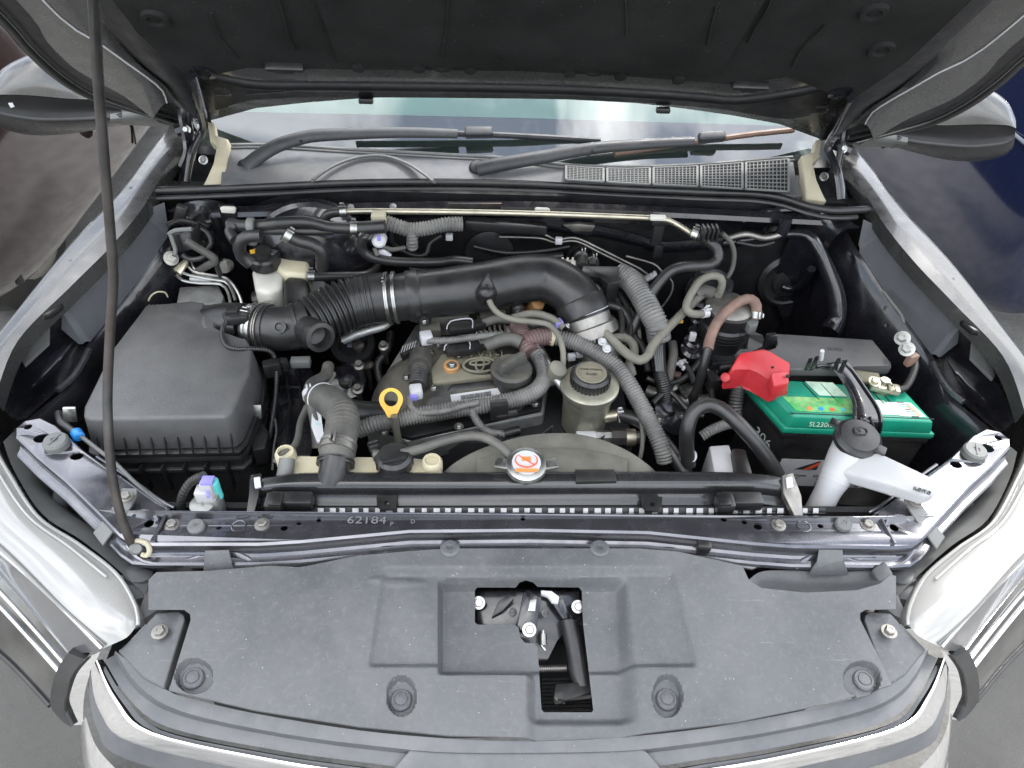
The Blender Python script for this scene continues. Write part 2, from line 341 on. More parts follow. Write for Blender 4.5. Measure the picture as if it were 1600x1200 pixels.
fr = lambda l, s: [p if s < 0 else mir(p) for p in l]
for s in (-1, 1):
    # fender
    o = fr(K([(292, 168, 1.135), (244, 222, 1.12), (185, 300, 1.10), (110, 382, 1.075), (37, 472, 1.04), (-42, 575, 1.0), (-90, 680, .96)]), s)
    i = fr(K([(305, 208, 1.124), (262, 260, 1.113), (222, 326, 1.098), (174, 384, 1.077), (110, 448, 1.052), (28, 532, 1.02), (-8, 622, .98)]), s)
    md = [a.lerp(c, .55)+V((0, 0, .0035)) for a, c in zip(o, i)]
    dn = [p+V((s*.018, 0, -.02)) for p in o]; d2 = [p+V((s*.035, 0, -.09)) for p in o]; d3 = [p+V((s*.05, 0, -.62)) for p in o]
    lip = [p+V((0, 0, -.03)) for p in i]
    b = B(); prism(b, [V((s*.86, 1.7, .36)), V((s*.86, 3.4, .36)), V((s*.84, 3.4, .92)), V((s*.83, 1.7, .92))], (-s*.05, 0, 0), .02, 3); mk('door', b, paint, car)
    b = B(); loft(b, [lip, i, md, o, dn, d2, d3], 6, 4, smooth_v=False); fe = mk('fender', b, paint, car, 50)
    for (u, v, z) in ((111, 408, 1.066), (131, 391, 1.07)):
        pp = P(u, v, z); pp = pp if s < 0 else mir(pp); place('bolt', BOLT, fe, pp, .0042, m=paint)
    # apron panel of grey plastic between fender and bay
    A = fr(K([(222, 330, 1.078), (256, 316, 1.082), (263, 366, 1.03), (212, 441, .985), (137, 537, .945), (125, 536, .95), (98, 513, .975), (96, 476, 1.02), (112, 450, 1.036), (176, 387, 1.058)]), s)
    b = B(); vv = [b.verts.new(p) for p in A]
    for f in ((0, 2, 3, 9), (9, 3, 4, 7, 8), (7, 4, 5, 6), (0, 1, 2)): b.faces.new([vv[k] for k in f])
    ed = [e for e in b.edges if not e.is_boundary]; bmesh.ops.bevel(b, geom=ed, offset=.006, segments=3, affect='EDGES')
    bmesh.ops.solidify(b, geom=b.faces[:], thickness=.004); ap = mk('apron_panel', b, apronm, car, 30)
    # black inner wing below the apron
    t = fr(K([(300, 300, 1.06), (263, 366, 1.028), (212, 441, .983), (137, 537, .943), (112, 596, .93), (62, 640, .93), (20, 672, .94)]), s)
    dr = [p+V((-s*.012, 0, -.02)) for p in t]; d1 = [p+V((-s*.03, 0, -.11)) for p in t]; d2 = [p+V((-s*.05, 0, -.5)) for p in t]
    b = B(); loft(b, [t, dr, d1, d2], 5, 3); iw = mk('inner_wing', b, bay, car, 50)
    for (u, v, k) in ((228, 465, .05), (205, 480, .07), (185, 500, .03), (172, 548, .06), (150, 555, .05), (196, 430, .02), (236, 424, .04)):
        q = P(u, v, .93); q = q if s < 0 else mir(q)
    # channel between wing and headlamp
    a0 = fr(K([(97, 515, .972), (60, 545, .955), (22, 588, .94), (6, 640, .935)]), s)
    a1 = fr(K([(118, 530, .925), (85, 575, .905), (55, 610, .9), (22, 655, .925)]), s)
    a2 = fr(K([(137, 540, .944), (113, 592, .93), (88, 612, .93), (38, 655, .94)]), s)
    b = B(); loft(b, [a0, a1, a2], 6, 6); ch = mk('wing_channel', b, bay, car, 50)
    e = fr(K([(139, 546, .947), (130, 566, .941), (112, 592, .934), (90, 610, .934)]), s)
    b = B(); tube(b, e, .006, 8); mk('flange_bead', b, barpaint, ch)
    # fender bracket: arched plate, ribs, foot
    zt = 1.035
    L = fr(K([(60, 492, zt), (57, 476, zt), (66, 464, zt), (82, 456, zt), (97, 457, zt), (100, 466, zt), (95, 476, zt), (77, 490, zt)]), s)
    b = B(); prism(b, L, (0, 0, -.012), .003); br = mk('fender_bracket', b, blackp, car)
    q0 = fr(K([(76, 490, 1.03), (96, 474, 1.03), (95, 518, .965), (76, 535, .96)]), s); b = B(); prism(b, q0, (0, .01, -.006), .002); mk('bracket_wall', b, blackp, br)
    q0 = fr(K([(57, 482, 1.02), (77, 492, 1.025), (76, 535, .965), (38, 571, .95), (33, 562, .955), (50, 520, .985)]), s); b = B(); prism(b, q0, (0, 0, -.006), .002); mk('bracket_foot', b, greyp, br)
    for k in (62, 71):
        q0 = fr(K([(k, 494, 1.028), (k+3, 492, 1.028), (k+4, 515, .99), (k, 520, .985)]), s); b = B(); prism(b, q0, (0, -.008, .004), .001); mk('rib', b, greyp, br)
    q0 = fr(K([(16, 535, .99), (48, 510, 1.0), (50, 516, .997), (36, 536, .985), (24, 538, .985), (40, 545, .975), (18, 556, .975), (14, 545, .98)]), s)
    b = B(); prism(b, q0, (0, 0, -.006), .0015); mk('spring_tab', b, greyp, br)
    pp = P(84, 464, zt); place('bolt', BOLT, br, pp if s < 0 else mir(pp), .0085, m=steeld)
    pp = P(74, 478, zt); b = B(); lathe(b, [(.008, 0), (.008, .004), (.0055, .004), (.0055, 0)], pp if s < 0 else mir(pp), n=16); mk('grommet', b, blackp, br)
    # headlamp: inner edge, crest, rim, grey band, reflector, foot
    rows = [[(-42, 632, .955), (-14, 690, .955), (12, 737, .95), (60, 809, .943), (125, 853, .935), (183, 899, .925), (213, 950, .913), (216, 978, .905)],
            [(-85, 660, .972), (-60, 705, .97), (-32, 750, .966), (15, 812, .958), (75, 868, .947), (136, 920, .935), (184, 966, .92), (198, 996, .907)],
            [(-150, 718, .965), (-115, 750, .962), (-70, 790, .957), (-20, 834, .95), (30, 880, .94), (91, 942, .928), (140, 986, .913), (168, 1010, .9)],
            [(-172, 720, .95), (-138, 750, .947), (-98, 784, .942), (-48, 826, .935), (2, 867, .925), (50, 905, .915), (108, 963, .902), (157, 1016, .893)]]
    rows = [fr(K(r), s) for r in rows]
    rows.insert(0, [p+V((-s*.004, .0, -.03)) for p in rows[0]])
    b = B(); loft(b, rows, 6, 4); hl = mk('headlamp', b, lens, car, 60)
    e = [p+V((0, 0, .002)) for p in rows[1]]; b = B(); tube(b, e, .0028, 8); mk('lens_edge', b, lens, hl)
    e = [a.lerp(c, .30)+V((0, 0, .006)) for a, c in zip(rows[1], rows[2])]; b = B(); tube(b, e[1:6], .0022, 8); mk('lens_step', b, lens, hl)
    for k, r_ in ((.12, .0016), (.45, .0012)):
        b = B(); tube(b, [a.lerp(c, k)+V((0, 0, .0035)) for a, c in zip(rows[3], rows[4])], r_, 6); mk('lens_groove', b, greyp, hl)
    b = B(); tube(b, [p+V((s*.004, 0, .0005)) for p in rows[1]], .0016, 6); mk('lens_groove', b, rubber, hl)
    e = [a.lerp(c, .7)+V((0, 0, .002)) for a, c in zip(rows[3], rows[4])]; b = B(); tube(b, e, .003, 8); mk('lens_edge', b, chrome, hl)
    gb = [[(-175, 722, .945), (-140, 752, .942), (-100, 786, .937), (-50, 828, .93), (1, 869, .922), (49, 907, .912), (107, 965, .9), (156, 1018, .89)],
          [(-220, 710, .88), (-185, 740, .877), (-145, 776, .873), (-100, 816, .867), (-50, 858, .86), (2, 905, .852), (60, 968, .842), (107, 1022, .836)]]
    gb = [fr(K(r), s) for r in gb]; b = B(); loft(b, gb, 6, 3, smooth_v=False); mk('lamp_band', b, bezel, hl, 60)
    cr_ = [gb[1], fr(K([(-245, 745, .84), (-210, 778, .84), (-168, 814, .836), (-120, 856, .83), (-68, 902, .822), (-15, 952, .815), (38, 1008, .805), (88, 1064, .795)]), s),
           fr(K([(-262, 790, .78), (-226, 824, .78), (-184, 862, .776), (-134, 906, .77), (-82, 952, .76), (-28, 1000, .752), (22, 1044, .745), (78, 1104, .735)]), s)]
    b = B(); loft(b, cr_, 6, 4); rf = mk('reflector', b, reflm, hl, 60)
    for k in (.35, .7): b = B(); tube(b, [a.lerp(c, k)+V((0, 0, .003)) for a, c in zip(cr_[0], cr_[1])], .0028, 8); mk('reflector_rib', b, chrome, rf)
    b = B(); tube(b, [p+V((-s*.002, 0, .004)) for p in cr_[2]], .004, 8); mk('lamp_gasket', b, rubber, hl)

    rb = [fr(K([(106, 1020, .862), (90, 1045, .835), (80, 1078, .80), (80, 1106, .765), (100, 1130, .75)]), s), fr(K([(132, 1030, .868), (112, 1055, .838), (102, 1085, .803), (101, 1110, .77), (112, 1136, .75)]), s)]
    b = B(); loft(b, rb, 5, 2, thick=(0, .012, -.008)); mk('rubber_seal', b, rubber, hl)
    rb2 = [rb[1], fr(K([(157, 1018, .885), (140, 1055, .845), (132, 1085, .808), (130, 1110, .775), (130, 1132, .752)]), s)]
    rb2[0] = [p+V((0, .004, -.004)) for p in rb2[0]]
    b = B(); loft(b, rb2, 5, 3); mk('lamp_corner', b, chrome, hl)
    # bumper wing below the lamp
    bw = [[p+V((0, .004, -.008)) for p in cr_[2]], fr(K([(-440, 900, .42), (-400, 950, .42), (-350, 1005, .42), (-290, 1060, .42), (-225, 1120, .42), (-155, 1185, .42), (-80, 1250, .42), (10, 1320, .42)]), s)]
    bw[0].append(fr([P(128, 1135, .74)], s)[0]); bw[1].append(fr([P(120, 1350, .42)], s)[0])
    bw.append([p+V((s*.02, .02, -.35)) for p in bw[1]])
    b = B(); loft(b, bw, 5, 4, smooth_v=True); mk('bumper', b, paint, car, 60)
    # grey strip behind the lamp
    g0 = fr(K([(5, 690, .94), (22, 735, .936), (66, 803, .93), (130, 846, .922), (188, 893, .912), (226, 930, .9)]), s)
    g1 = fr(K([(24, 672, .92), (44, 735, .915), (88, 788, .91), (146, 826, .905), (196, 868, .898), (236, 905, .89)]), s)
    g2 = [p+V((-s*.01, .015, -.05)) for p in g1]
    b = B(); loft(b, [g0, g1, g2], 5, 2, smooth_v=False); ls = mk('lamp_bracket', b, greyp, car, 40)
    for (u, v, z, a) in ((98, 775, .9, .02), (215, 905, .89, .03), (214, 930, .885, .03), (90, 790, .88, .02)):
        pp = P(u, v, z); pp = pp if s < 0 else mir(pp)
        b = B(); lathe(b, [(a*.5, -.05), (a*.62, 0), (a*.6, .012), (a*.3, .016)], pp, (s*-.3, .3, 1), 14); mk('lamp_adjuster', b, trimm, ls)
    q0 = fr(K([(226, 930, .90), (232, 915, .9), (250, 925, .895), (256, 945, .895), (232, 962, .895), (214, 975, .895), (214, 955, .9)]), s)
    b = B(); prism(b, q0, (0, 0, -.03), .003); mk('lamp_foot', b, trimm, ls)
    # near-black sheet below stands in for deep shade
    q0 = fr(K([(30, 700, .85), (200, 770, .85), (240, 900, .85), (60, 860, .85)]), s); b = B(); prism(b, q0, (0, 0, -.02)); mk('wing_shade_sheet', b, shadem, car)

# ---------------------------------------------------------------- upper radiator support
ZB = .95
half_in = K([(26, 669, .985), (40, 658, .985), (62, 654, .983), (86, 666, .98), (126, 703, .974), (190, 750, .962), (242, 787, .953), (268, 800, ZB), (330, 801, ZB)])
half_fr = K([(26, 680, .984), (58, 711, .98), (104, 750, .973), (152, 797, .964), (188, 834, .956), (206, 846, ZB), (236, 848, ZB), (330, 848, ZB), (405, 848, ZB), (470, 844, ZB), (640, 828, ZB)])
ctr = [V((0, P(800, 801, ZB).y, ZB)), V((0, P(800, 826, ZB).y, ZB))]
outer = half_in+[ctr[0]]+[mir(p) for p in reversed(half_in)]+[mir(p) for p in half_fr]+[ctr[1]]+list(reversed(half_fr))
def zt_at(u): return .95 if u > 240 else .95+.035*(240-u)/215
hol = []
for u, v, r in ((342, 825, 4), (444, 825, 6), (467, 818, 4), (498, 813, 4), (817, 811, 4), (1131, 812, 5), (1163, 816, 5), (1184, 823, 7), (1282, 822, 5)):
    hol.append(circ(P(u, v, ZB), r*.00088, 12, ell=.85))
for u, v, r in ((233, 818, 7), (44, 667, 6)):
    p = P(u, v, zt_at(u)); hol += [circ(p, r*.00092, 14), circ(mir(p), r*.00092, 14)]
p = P(66, 685, .978); hol += [circ(p, .0125, 16, ell=.7), circ(mir(p), .0125, 16, ell=.7)]
p = P(120, 713, .972); sq = circ(p, .0098, 8, ell=.75)
hol += [sq, circ(mir(p), .0098, 8, ell=.75)]
b = B(); plate(b, outer, hol, (0, 0, -.0025)); bar = mk('radiator_support', b, barpaint, car, 30)
edge = list(reversed(half_fr)); edge = edge[::-1]+[ctr[1]]+[mir(p) for p in edge]
rows = [[p+V((0, dy, dz)) for p in edge] for dy, dz in ((0, 0), (-.0035, -.002), (-.005, -.006), (-.0055, -.018), (-.009, -.021), (-.017, -.0215), (-.020, -.024), (-.0205, -.03))]
b = B(); loft(b, rows, 3, 1, smooth_u=False); mk('front_lip', b, barpaint, bar, 30)
rows = [[p+V((0, dy, dz)) for p in edge] for dy, dz in ((-.0205, -.028), (-.012, -.035), (-.008, -.10), (-.008, -.3))]
b = B(); loft(b, rows[0:4], 2, 1, smooth_u=False); mk('front_web', b, bay, bar, 30)
edge = half_in+[ctr[0]]+[mir(p) for p in reversed(half_in)]
rows = [[p+V((0, dy, dz)) for p in edge] for dy, dz in ((0, 0), (.003, -.003), (.004, -.03))]
b = B(); loft(b, rows, 2, 1, smooth_u=False); mk('rear_lip', b, barpaint, bar, 30)
e = K([(140, 722, .964), (190, 755, .957), (238, 790, .949), (262, 803, .946)]); 
for k in (0, 1):
    b = B(); tube(b, [q+V((.004*k, .006+.007*k, -.004*k)) for q in e], .0028, 8); mk('seam_bead', b, barpaint, bar)
    b = B(); tube(b, [mir(q+V((.004*k, .006+.007*k, -.004*k))) for q in e], .0028, 8); mk('seam_bead', b, barpaint, bar)
for u, v in ((269, 821), (410, 820), (1216, 821), (1355, 821)): bolt(bar, u, v, ZB, .0105, m=steeld)
for u, v in ((308, 826), (1316, 822)): place('rubber_stop', STOP, bar, P(u, v, ZB), .0115, spin=.6)
for p in (P(91, 697, .975), mir(P(91, 697, .975))): place('rubber_stop', STOP, bar, p, .0175, spin=1.2)
for u in (373, 1256):
    b = B(); tube(b, circ(P(u, 822, ZB+.0005), .0095, 20)+[circ(P(u, 822, ZB+.0005), .0095, 20)[0]], .0012, 6, smooth=False); mk('embossed_ring', b, barpaint, bar)
# crease plates at the bar ends
for s in (-1, 1):
    e = fr(K([(262, 797, .953), (252, 818, .953), (238, 846, .951)]), s); b = B(); tube(b, e, .006, 8, flat=.5); mk('weld_fold', b, barpaint, bar)
    e = fr(K([(206, 806, .956), (222, 800, .957), (240, 802, .955), (246, 815, .953)]), s); b = B(); tube(b, e, .004, 8, flat=.6); mk('pressed_ridge', b, barpaint, bar)
    q0 = fr(K([(145, 832, .945), (188, 778, .97), (190, 762, .975), (214, 763, .975), (214, 772, .97), (205, 790, .967), (160, 852, .94)]), s)
    b = B(); prism(b, q0, (0, 0, -.004), .001); st = mk('stay_strap', b, greyp, car, 30)
    pp = P(198, 777, .975); place('bolt', BOLT, st, pp if s < 0 else mir(pp), .009, m=steeld)
    q0 = fr(K([(425, 866, .925), (470, 888, .915), (505, 882, .915), (620, 852, .93), (560, 852, .93), (450, 858, .93)]), s)
    b = B(); prism(b, q0, (0, 0, -.003), .001); mk('lower_brace', b, barpaint, bar)
    pp = P(405, 872, .918); place('bolt', BOLT, bar, pp if s < 0 else mir(pp), .0095, (0, -.6, .8))
    e = fr(K([(200, 852, .938), (215, 870, .93), (240, 880, .925), (290, 876, .925), (330, 860, .93)]), s); b = B(); tube(b, e, .004, 8); mk('edge_bead', b, barpaint, bar)
    e = fr(K([(232, 863, .932), (330, 864, .932), (375, 868, .93), (400, 884, .922)]), s); b = B(); tube(b, e, .0045, 8, flat=.7); mk('edge_bead', b, barpaint, bar)
chalk = mat('faint_chalk', (.15, .15, .155), .5)
# chalk / stamped number
text('stamped_number', '62184', .017, P(573, 813, ZB+.0035), (0, 0, 1), (1, 0, 0), chalk, bar, sx=1.3)
text('stamped_mark', 'P', .009, P(612, 819, ZB+.0035), (0, 0, 1), (1, 0, 0), chalk, bar)
text('stamped_mark', 'D', .009, P(645, 815, ZB+.0035), (0, 0, 1), (1, .1, 0), chalk, bar)

# ---------------------------------------------------------------- grille cover (moulded plastic sheet with recesses)
def interp(tab, x):
    if x <= tab[0][0]: return tab[0][1]
    for (a, c), (d, e) in zip(tab, tab[1:]):
        if x <= d: return c+(e-c)*(x-a)/(d-a)
    return tab[-1][1]
def ss(a, c, x): t = min(1, max(0, (x-a)/(c-a))); return t*t*(3-2*t)
VT = [(232, 906), (244, 894), (325, 892), (420, 884), (470, 886), (560, 868), (640, 861), (700, 857), (1000, 857), (1060, 862), (1160, 884), (1170, 906), (1190, 919), (1260, 926), (1340, 922), (1375, 912), (1392, 898), (1400, 900)]
VB = [(232, 1076), (262, 1078), (400, 1110), (560, 1135), (700, 1149), (850, 1153), (1000, 1146), (1150, 1128), (1300, 1098), (1400, 1068)]
def zc(v): return .943-(v-860)/290*.05
def hgt(u, v):
    h = 0
    l2 = 600-(v-890)/145*22; r2 = 1048+(v-890)/145*36
    h -= .0075*ss(l2-4, l2+6, u)*(1-ss(r2-6, r2+8, u))*ss(884, 896, v)*(1-ss(1032, 1044, v))
    c = ss(682, 692, u)*(1-ss(964, 984+(v-900)*.1, u))*ss(896, 908, v)
    low = 1-(1-ss(818, 842, u))*ss(1040, 1056, v)*1.0
    h -= .022*c*low*(1-.5*ss(1112, 1130, v))
    h += .002*ss(690, 700, u)*(1-ss(955, 962, u))*ss(942, 946, v)*(1-ss(960, 966, v))*0
    for cu, cv, a, e in ((627, 1087, 23, 31), (1043, 1087, 23, 33), (303, 1056, 29, 27), (1347, 1060, 29, 27)):
        q = math.hypot((u-cu)/a, (v-cv)/e); h -= .011*(1-ss(.92, 1.04, q))
    q = math.hypot((u-620)/55, (v-906)/8); h += .0012*(1-ss(.4, 1, q))
    return h
b = B(); NU, NV = 440, 116; g = []
for i in range(NU+1):
    u = 232+(1400-232)*i/NU; a, c = interp(VT, u), interp(VB, u); rr = []
    for j in range(NV+1):
        v = a+(c-a)*j/NV; rr.append(b.verts.new(P(u, v, zc(v))+V((0, 0, hgt(u, v)))))
    g.append(rr)
for i in range(NU):
    for j in range(NV): b.faces.new((g[i][j], g[i+1][j], g[i+1][j+1], g[i][j+1]))
bmesh.ops.recalc_face_normals(b, faces=b.faces)
h2 = [[b.verts.new(q.co+V((0, 0, -.0035))) for q in r] for r in g]
for i in range(NU):
    for j in range(NV): b.faces.new((h2[i][j], h2[i][j+1], h2[i+1][j+1], h2[i+1][j]))
def sd(x, y):
    for k in range(len(x)-1): b.faces.new((x[k], x[k+1], y[k+1], y[k]))
sd(g[0], h2[0]); sd(g[-1], h2[-1]); sd([r[0] for r in g], [r[0] for r in h2]); sd([r[-1] for r in g], [r[-1] for r in h2])
cov = mk('grille_cover', b, coverm, car, 40)
def cutter(l):
    q = B(); prism(q, [P(u, v, .82) for u, v in l], (0, 0, 0), top=[P(u, v, 1.0) for u, v in l]); return q
cut(cov, [cutter([(742, 922), (746, 918), (806, 918), (812, 910), (822, 907), (833, 910), (840, 917), (904, 918), (909, 923), (911, 974), (927, 1110), (924, 1113), (850, 1113), (846, 1108), (840, 1012), (836, 1006), (820, 1004), (813, 996), (810, 980), (804, 976), (746, 976), (742, 972)]),
          cutter([(150, 953), (288, 953), (297, 960), (298, 968), (266, 1072), (262, 1090), (150, 1100)]),
          cutter([(1500, 950), (1352, 953), (1344, 958), (1344, 968), (1392, 1066), (1399, 1090), (1500, 1100)])])
cov.data.polygons.foreach_set('use_smooth', [True]*len(cov.data.polygons)); cov.data.set_sharp_from_angle(angle=R(32))
for u, v in ((627, 1095), (1041, 1094), (303, 1061), (1348, 1064)): place('push_clip', CLIP, cov, P(u, v, zc(v)-.011), .0135)
for u, v in ((703, 857), (937, 857)):
    b = B(); lathe(b, [(.0135, -.004), (.0135, .001), (.0105, .004), (.005, .004), (.003, .001)], P(u, v, .9425), n=24); mk('screw_clip', b, trimm, cov, 25)
# upstands that clip on the bar
q0 = K([(318, 893, .925), (320, 860, .948), (358, 859, .948), (366, 890, .925)]); b = B(); prism(b, q0, (0, -.004, -.003), .0015); mk('cover_tab', b, coverm, cov)
q0 = K([(1264, 894, .92), (1277, 876, .94), (1280, 853, .948), (1316, 853, .948), (1318, 876, .94), (1325, 893, .92)]); b = B(); prism(b, q0, (0, -.004, -.003), .0015); mk('cover_tab', b, coverm, cov)
sc1 = [K([(1170, 906, .936), (1195, 892, .915), (1265, 892, .912), (1330, 893, .912), (1362, 890, .915)]), K([(1176, 914, .93), (1200, 908, .912), (1265, 912, .908), (1330, 910, .91), (1372, 900, .918)]), K([(1188, 920, .932), (1215, 925, .928), (1262, 928, .928), (1338, 925, .928), (1378, 912, .932)])]
b = B(); loft(b, sc1, 4, 4); mk('air_scoop', b, coverm, cov, 50)
q0 = K([(1362, 890, .925), (1382, 875, .94), (1396, 896, .935), (1392, 912, .93), (1376, 914, .925)]); b = B(); prism(b, q0, (0, 0, -.012), .002); mk('scoop_wall', b, coverm, cov)
# small spring clip on the lip
b = B(); box(b, P(1100, 853, .947), (.02, .012, .012), rotz(-8), .003); box(b, P(1100, 858, .938), (.016, .008, .014), rotz(-8), .002); mk('spring_clip', b, blackp, bar)

# ---------------------------------------------------------------- grille surround and chrome
def both(l): 
    a = K(l); return a+[mir(p) for p in reversed(a)]
r0 = [(257, 1079, .883), (300, 1092, .883), (400, 1115, .883), (560, 1141, .883), (700, 1154, .883), (800, 1158, .883)]
r1 = [(180, 1017, .888), (217, 1072, .882), (285, 1112, .878), (440, 1146, .876), (600, 1167, .876), (720, 1176, .876)]
r1b = [(178, 1024, .87), (214, 1080, .864), (284, 1119, .86), (440, 1152, .858), (600, 1174, .858), (720, 1182, .858)]
r2 = [(163, 1032, .872), (200, 1090, .863), (262, 1136, .857), (420, 1170, .852), (560, 1190, .85), (700, 1204, .85)]
gr_rows = [both(r) for r in (r0, r1, r1b, r2)]
b = B(); loft(b, gr_rows, 4, 3, smooth_v=False); sur = mk('grille_surround', b, trimm, car, 40)
r3 = [(158, 1030, .876), (194, 1092, .867), (250, 1140, .861), (420, 1177, .856), (560, 1198, .854), (700, 1213, .853)]
r4 = [(148, 1036, .868), (172, 1098, .858), (226, 1152, .852), (420, 1196, .846), (560, 1218, .844), (700, 1232, .843)]
r5 = [(140, 1050, .85), (155, 1110, .838), (208, 1162, .832), (420, 1210, .826), (560, 1232, .824), (700, 1248, .823)]
r6 = [(138, 1070, .82), (150, 1135, .806), (196, 1186, .80), (420, 1240, .79), (560, 1262, .79), (700, 1278, .79)]
c3, c4, c5 = both(r3), both(r4), both(r5); cm_ = [a.lerp(c, .5)+V((0, -.001, .0045)) for a, c in zip(c3, c4)]; c3 = [p+V((0, .002, -.005)) for p in c3]
b = B(); loft(b, [c3, cm_, c4, c5, [p+V((0, .004, -.004)) for p in c5]], 5, 5); ch = mk('grille_chrome', b, chrome, car, 60)
b = B(); loft(b, [both(r) for r in (r5, r6)], 5, 3, smooth_v=False); mk('chrome_face', b, trimm, ch, 40)
for s in (-1, 1):
    rr = [fr(K(l), s) for l in ([(134, 1120, .80), (150, 1165, .795), (185, 1205, .79), (230, 1240, .78)], [(128, 1130, .78), (138, 1180, .77), (165, 1225, .765), (205, 1262, .76)], [(126, 1150, .74), (132, 1200, .73), (150, 1245, .72), (190, 1285, .72)])]
    b = B(); loft(b, rr, 6, 4); mk('lower_chrome', b, chrome, ch, 50)
    q0 = fr(K([(243, 957, .912), (280, 954, .912), (288, 960, .912), (289, 968, .911), (256, 1076, .888), (222, 1058, .888), (183, 1016, .89), (206, 1000, .9), (228, 977, .908)]), s)
    b = B(); prism(b, q0, (0, 0, -.018), .003, 3); tb = mk('corner_tab', b, coverm, sur, 40)
    pp = P(250, 988, .911); place('bolt', BOLT, tb, pp if s < 0 else mir(pp), .0105, m=steeld)
# emblem housing top at the centre and dark grille behind
b = B(); prism(b, K([(640, 1170, .872), (690, 1158, .88), (960, 1158, .88), (1010, 1172, .872), (1060, 1230, .845), (590, 1230, .845)]), (0, 0, -.02), .004); mk('emblem_housing', b, trimm, sur, 40)
b = B(); prism(b, [V((-.5, .50, .86)), V((.5, .50, .86)), V((.5, .52, .4)), V((-.5, .52, .4))], (0, .02, 0)); mk('grille_backing', b, shadem, sur)

# ---------------------------------------------------------------- bonnet latch seen through the cover
la = thing('bonnet_latch', 'black bonnet latch with lever seen through the opening of the plastic grille cover', 'latch', P(830, 1000, .87))
b = B(); box(b, P(830, 1010, .80), (.24, .2, .01)); mk('latch_backing', b, shadem, la)
b = B(); prism(b, K([(745, 925, .885), (905, 925, .885), (908, 965, .87), (870, 1000, .85), (850, 1045, .84), (812, 1010, .85), (805, 980, .86), (745, 975, .875)]), (0, .006, -.003), .001); lp = mk('latch_plate', b, bay, la)
b = B(); prism(b, K([(806, 985, .888), (818, 925, .905), (824, 920, .908), (846, 933, .905), (838, 985, .888)]), (0, .003, -.012), .002); mk('striker_guide', b, bay, la)
b = B(); prism(b, K([(825, 955, .9), (828, 937, .905), (838, 936, .905), (836, 955, .9)]), (0, -.001, .002), .0005); mk('striker_slot', b, steel, la)
b = B(); prism(b, K([(845, 922, .905), (862, 923, .905), (874, 932, .902), (872, 942, .9), (862, 940, .9), (857, 930, .903), (846, 928, .904)]), (0, 0, -.006), .001); mk('pawl', b, label, la)
b = B(); prism(b, K([(862, 940, .895), (880, 935, .895), (892, 965, .88), (885, 975, .878)]), (0, 0, -.005), .001); mk('pawl_arm', b, bay, la)
b = B(); prism(b, K([(768, 965, .88), (778, 940, .893), (795, 928, .9), (803, 935, .9), (785, 955, .888)]), (0, 0, -.006), .001); mk('catch_arm', b, blackp, la)
rows = [K(l) for l in ([(876, 970, .88), (884, 1010, .872), (890, 1050, .865), (898, 1075, .862)], [(884, 968, .886), (893, 1010, .878), (900, 1050, .871), (908, 1072, .868)], [(896, 968, .886), (908, 1010, .878), (914, 1050, .871), (920, 1072, .868)], [(902, 970, .88), (912, 1010, .872), (919, 1050, .865), (926, 1072, .862)])]
b = B(); loft(b, rows, 4, 3, thick=(0, 0, -.004)); lv = mk('release_lever', b, blackp, la, 50)
b = B(); prism(b, K([(868, 1068, .868), (924, 1062, .868), (926, 1086, .866), (882, 1090, .866), (870, 1096, .866), (864, 1090, .866)]), (0, 0, -.014), .003); mk('lever_pad', b, blackp, lv)
b = B(); tube(b, K([(848, 985, .872), (848, 992, .87)]), .0025, 8); tube(b, K([(848, 991, .87), (849, 1008, .865)]), .006, 12, corr=(.0022, .0008)); tube(b, K([(846, 1008, .866), (852, 1016, .863)]), .0018, 8); mk('spring_eyelet', b, steel, la)
b = B(); tube(b, K([(842, 1045, .85), (885, 1044, .85)]), .005, 10, corr=(.0026, .0012)); mk('return_spring', b, steeld, la)
for u, v, z, r in ((748, 942, .89, .009), (903, 948, .89, .009), (827, 984, .892, .0095), (800, 955, .885, .006), (852, 958, .89, .005)): place('bolt', BOLT, la, P(u, v, z), r, (0, -.5, 1), m=steel if r > .007 else bay)
for k in range(9):
    b = B(); tube(b, K([(847, 1062+k*6, .83), (924, 1060+k*6, .83)]), .0018, 6); mk('grille_bar', b, blackp, la)

# ---------------------------------------------------------------- firewall, light-blocking sheet, cowl
YF = 1.275
b = B(); prism(b, [V((-.74, YF, 1.085)), V((.74, YF, 1.085)), V((.74, YF, .38)), V((-.74, YF, .38))], (0, .02, 0)); fwall = mk('firewall', b, baymatt, car)
b = B(); prism(b, [V((-.78, .62, .42)), V((.78, .62, .42)), V((.78, 1.3, .42)), V((-.78, 1.3, .42))], (0, 0, -.02)); mk('ground_light_block', b, shadem, car)  # dark sheet added to keep ground light out of the bay
b = B(); prism(b, [V((-.62, .655, .93)), V((.62, .655, .93)), V((.62, .655, .4)), V((-.62, .655, .4))], (0, -.01, 0)); mk('radiator_bulkhead', b, shadem, car)
top = KY([(262, 325), (420, 321), (600, 316), (800, 314), (1000, 321), (1180, 330), (1330, 338)], YF-.02)
rows = [top, [p+V((0, -.012, -.006)) for p in top], [p+V((0, -.016, -.014)) for p in top], [p+V((0, .0, -.02)) for p in top], [p+V((0, .014, -.05)) for p in top]]
b = B(); loft(b, rows, 5, 1); mk('firewall_flange', b, bay, fwall, 30)
e = KY([(400, 370), (520, 362), (560, 350), (700, 342), (850, 347), (905, 356), (940, 358), (1000, 372), (1020, 380), (1060, 381), (1160, 372)], YF-.003)
rows = [[p+V((0, -.003, .008)) for p in e], [p+V((0, -.014, .002)) for p in e], [p+V((0, -.014, -.004)) for p in e], [p+V((0, -.001, -.02)) for p in e]]
b = B(); loft(b, rows, 5, 1); mk('firewall_ledge', b, bay, fwall, 30)
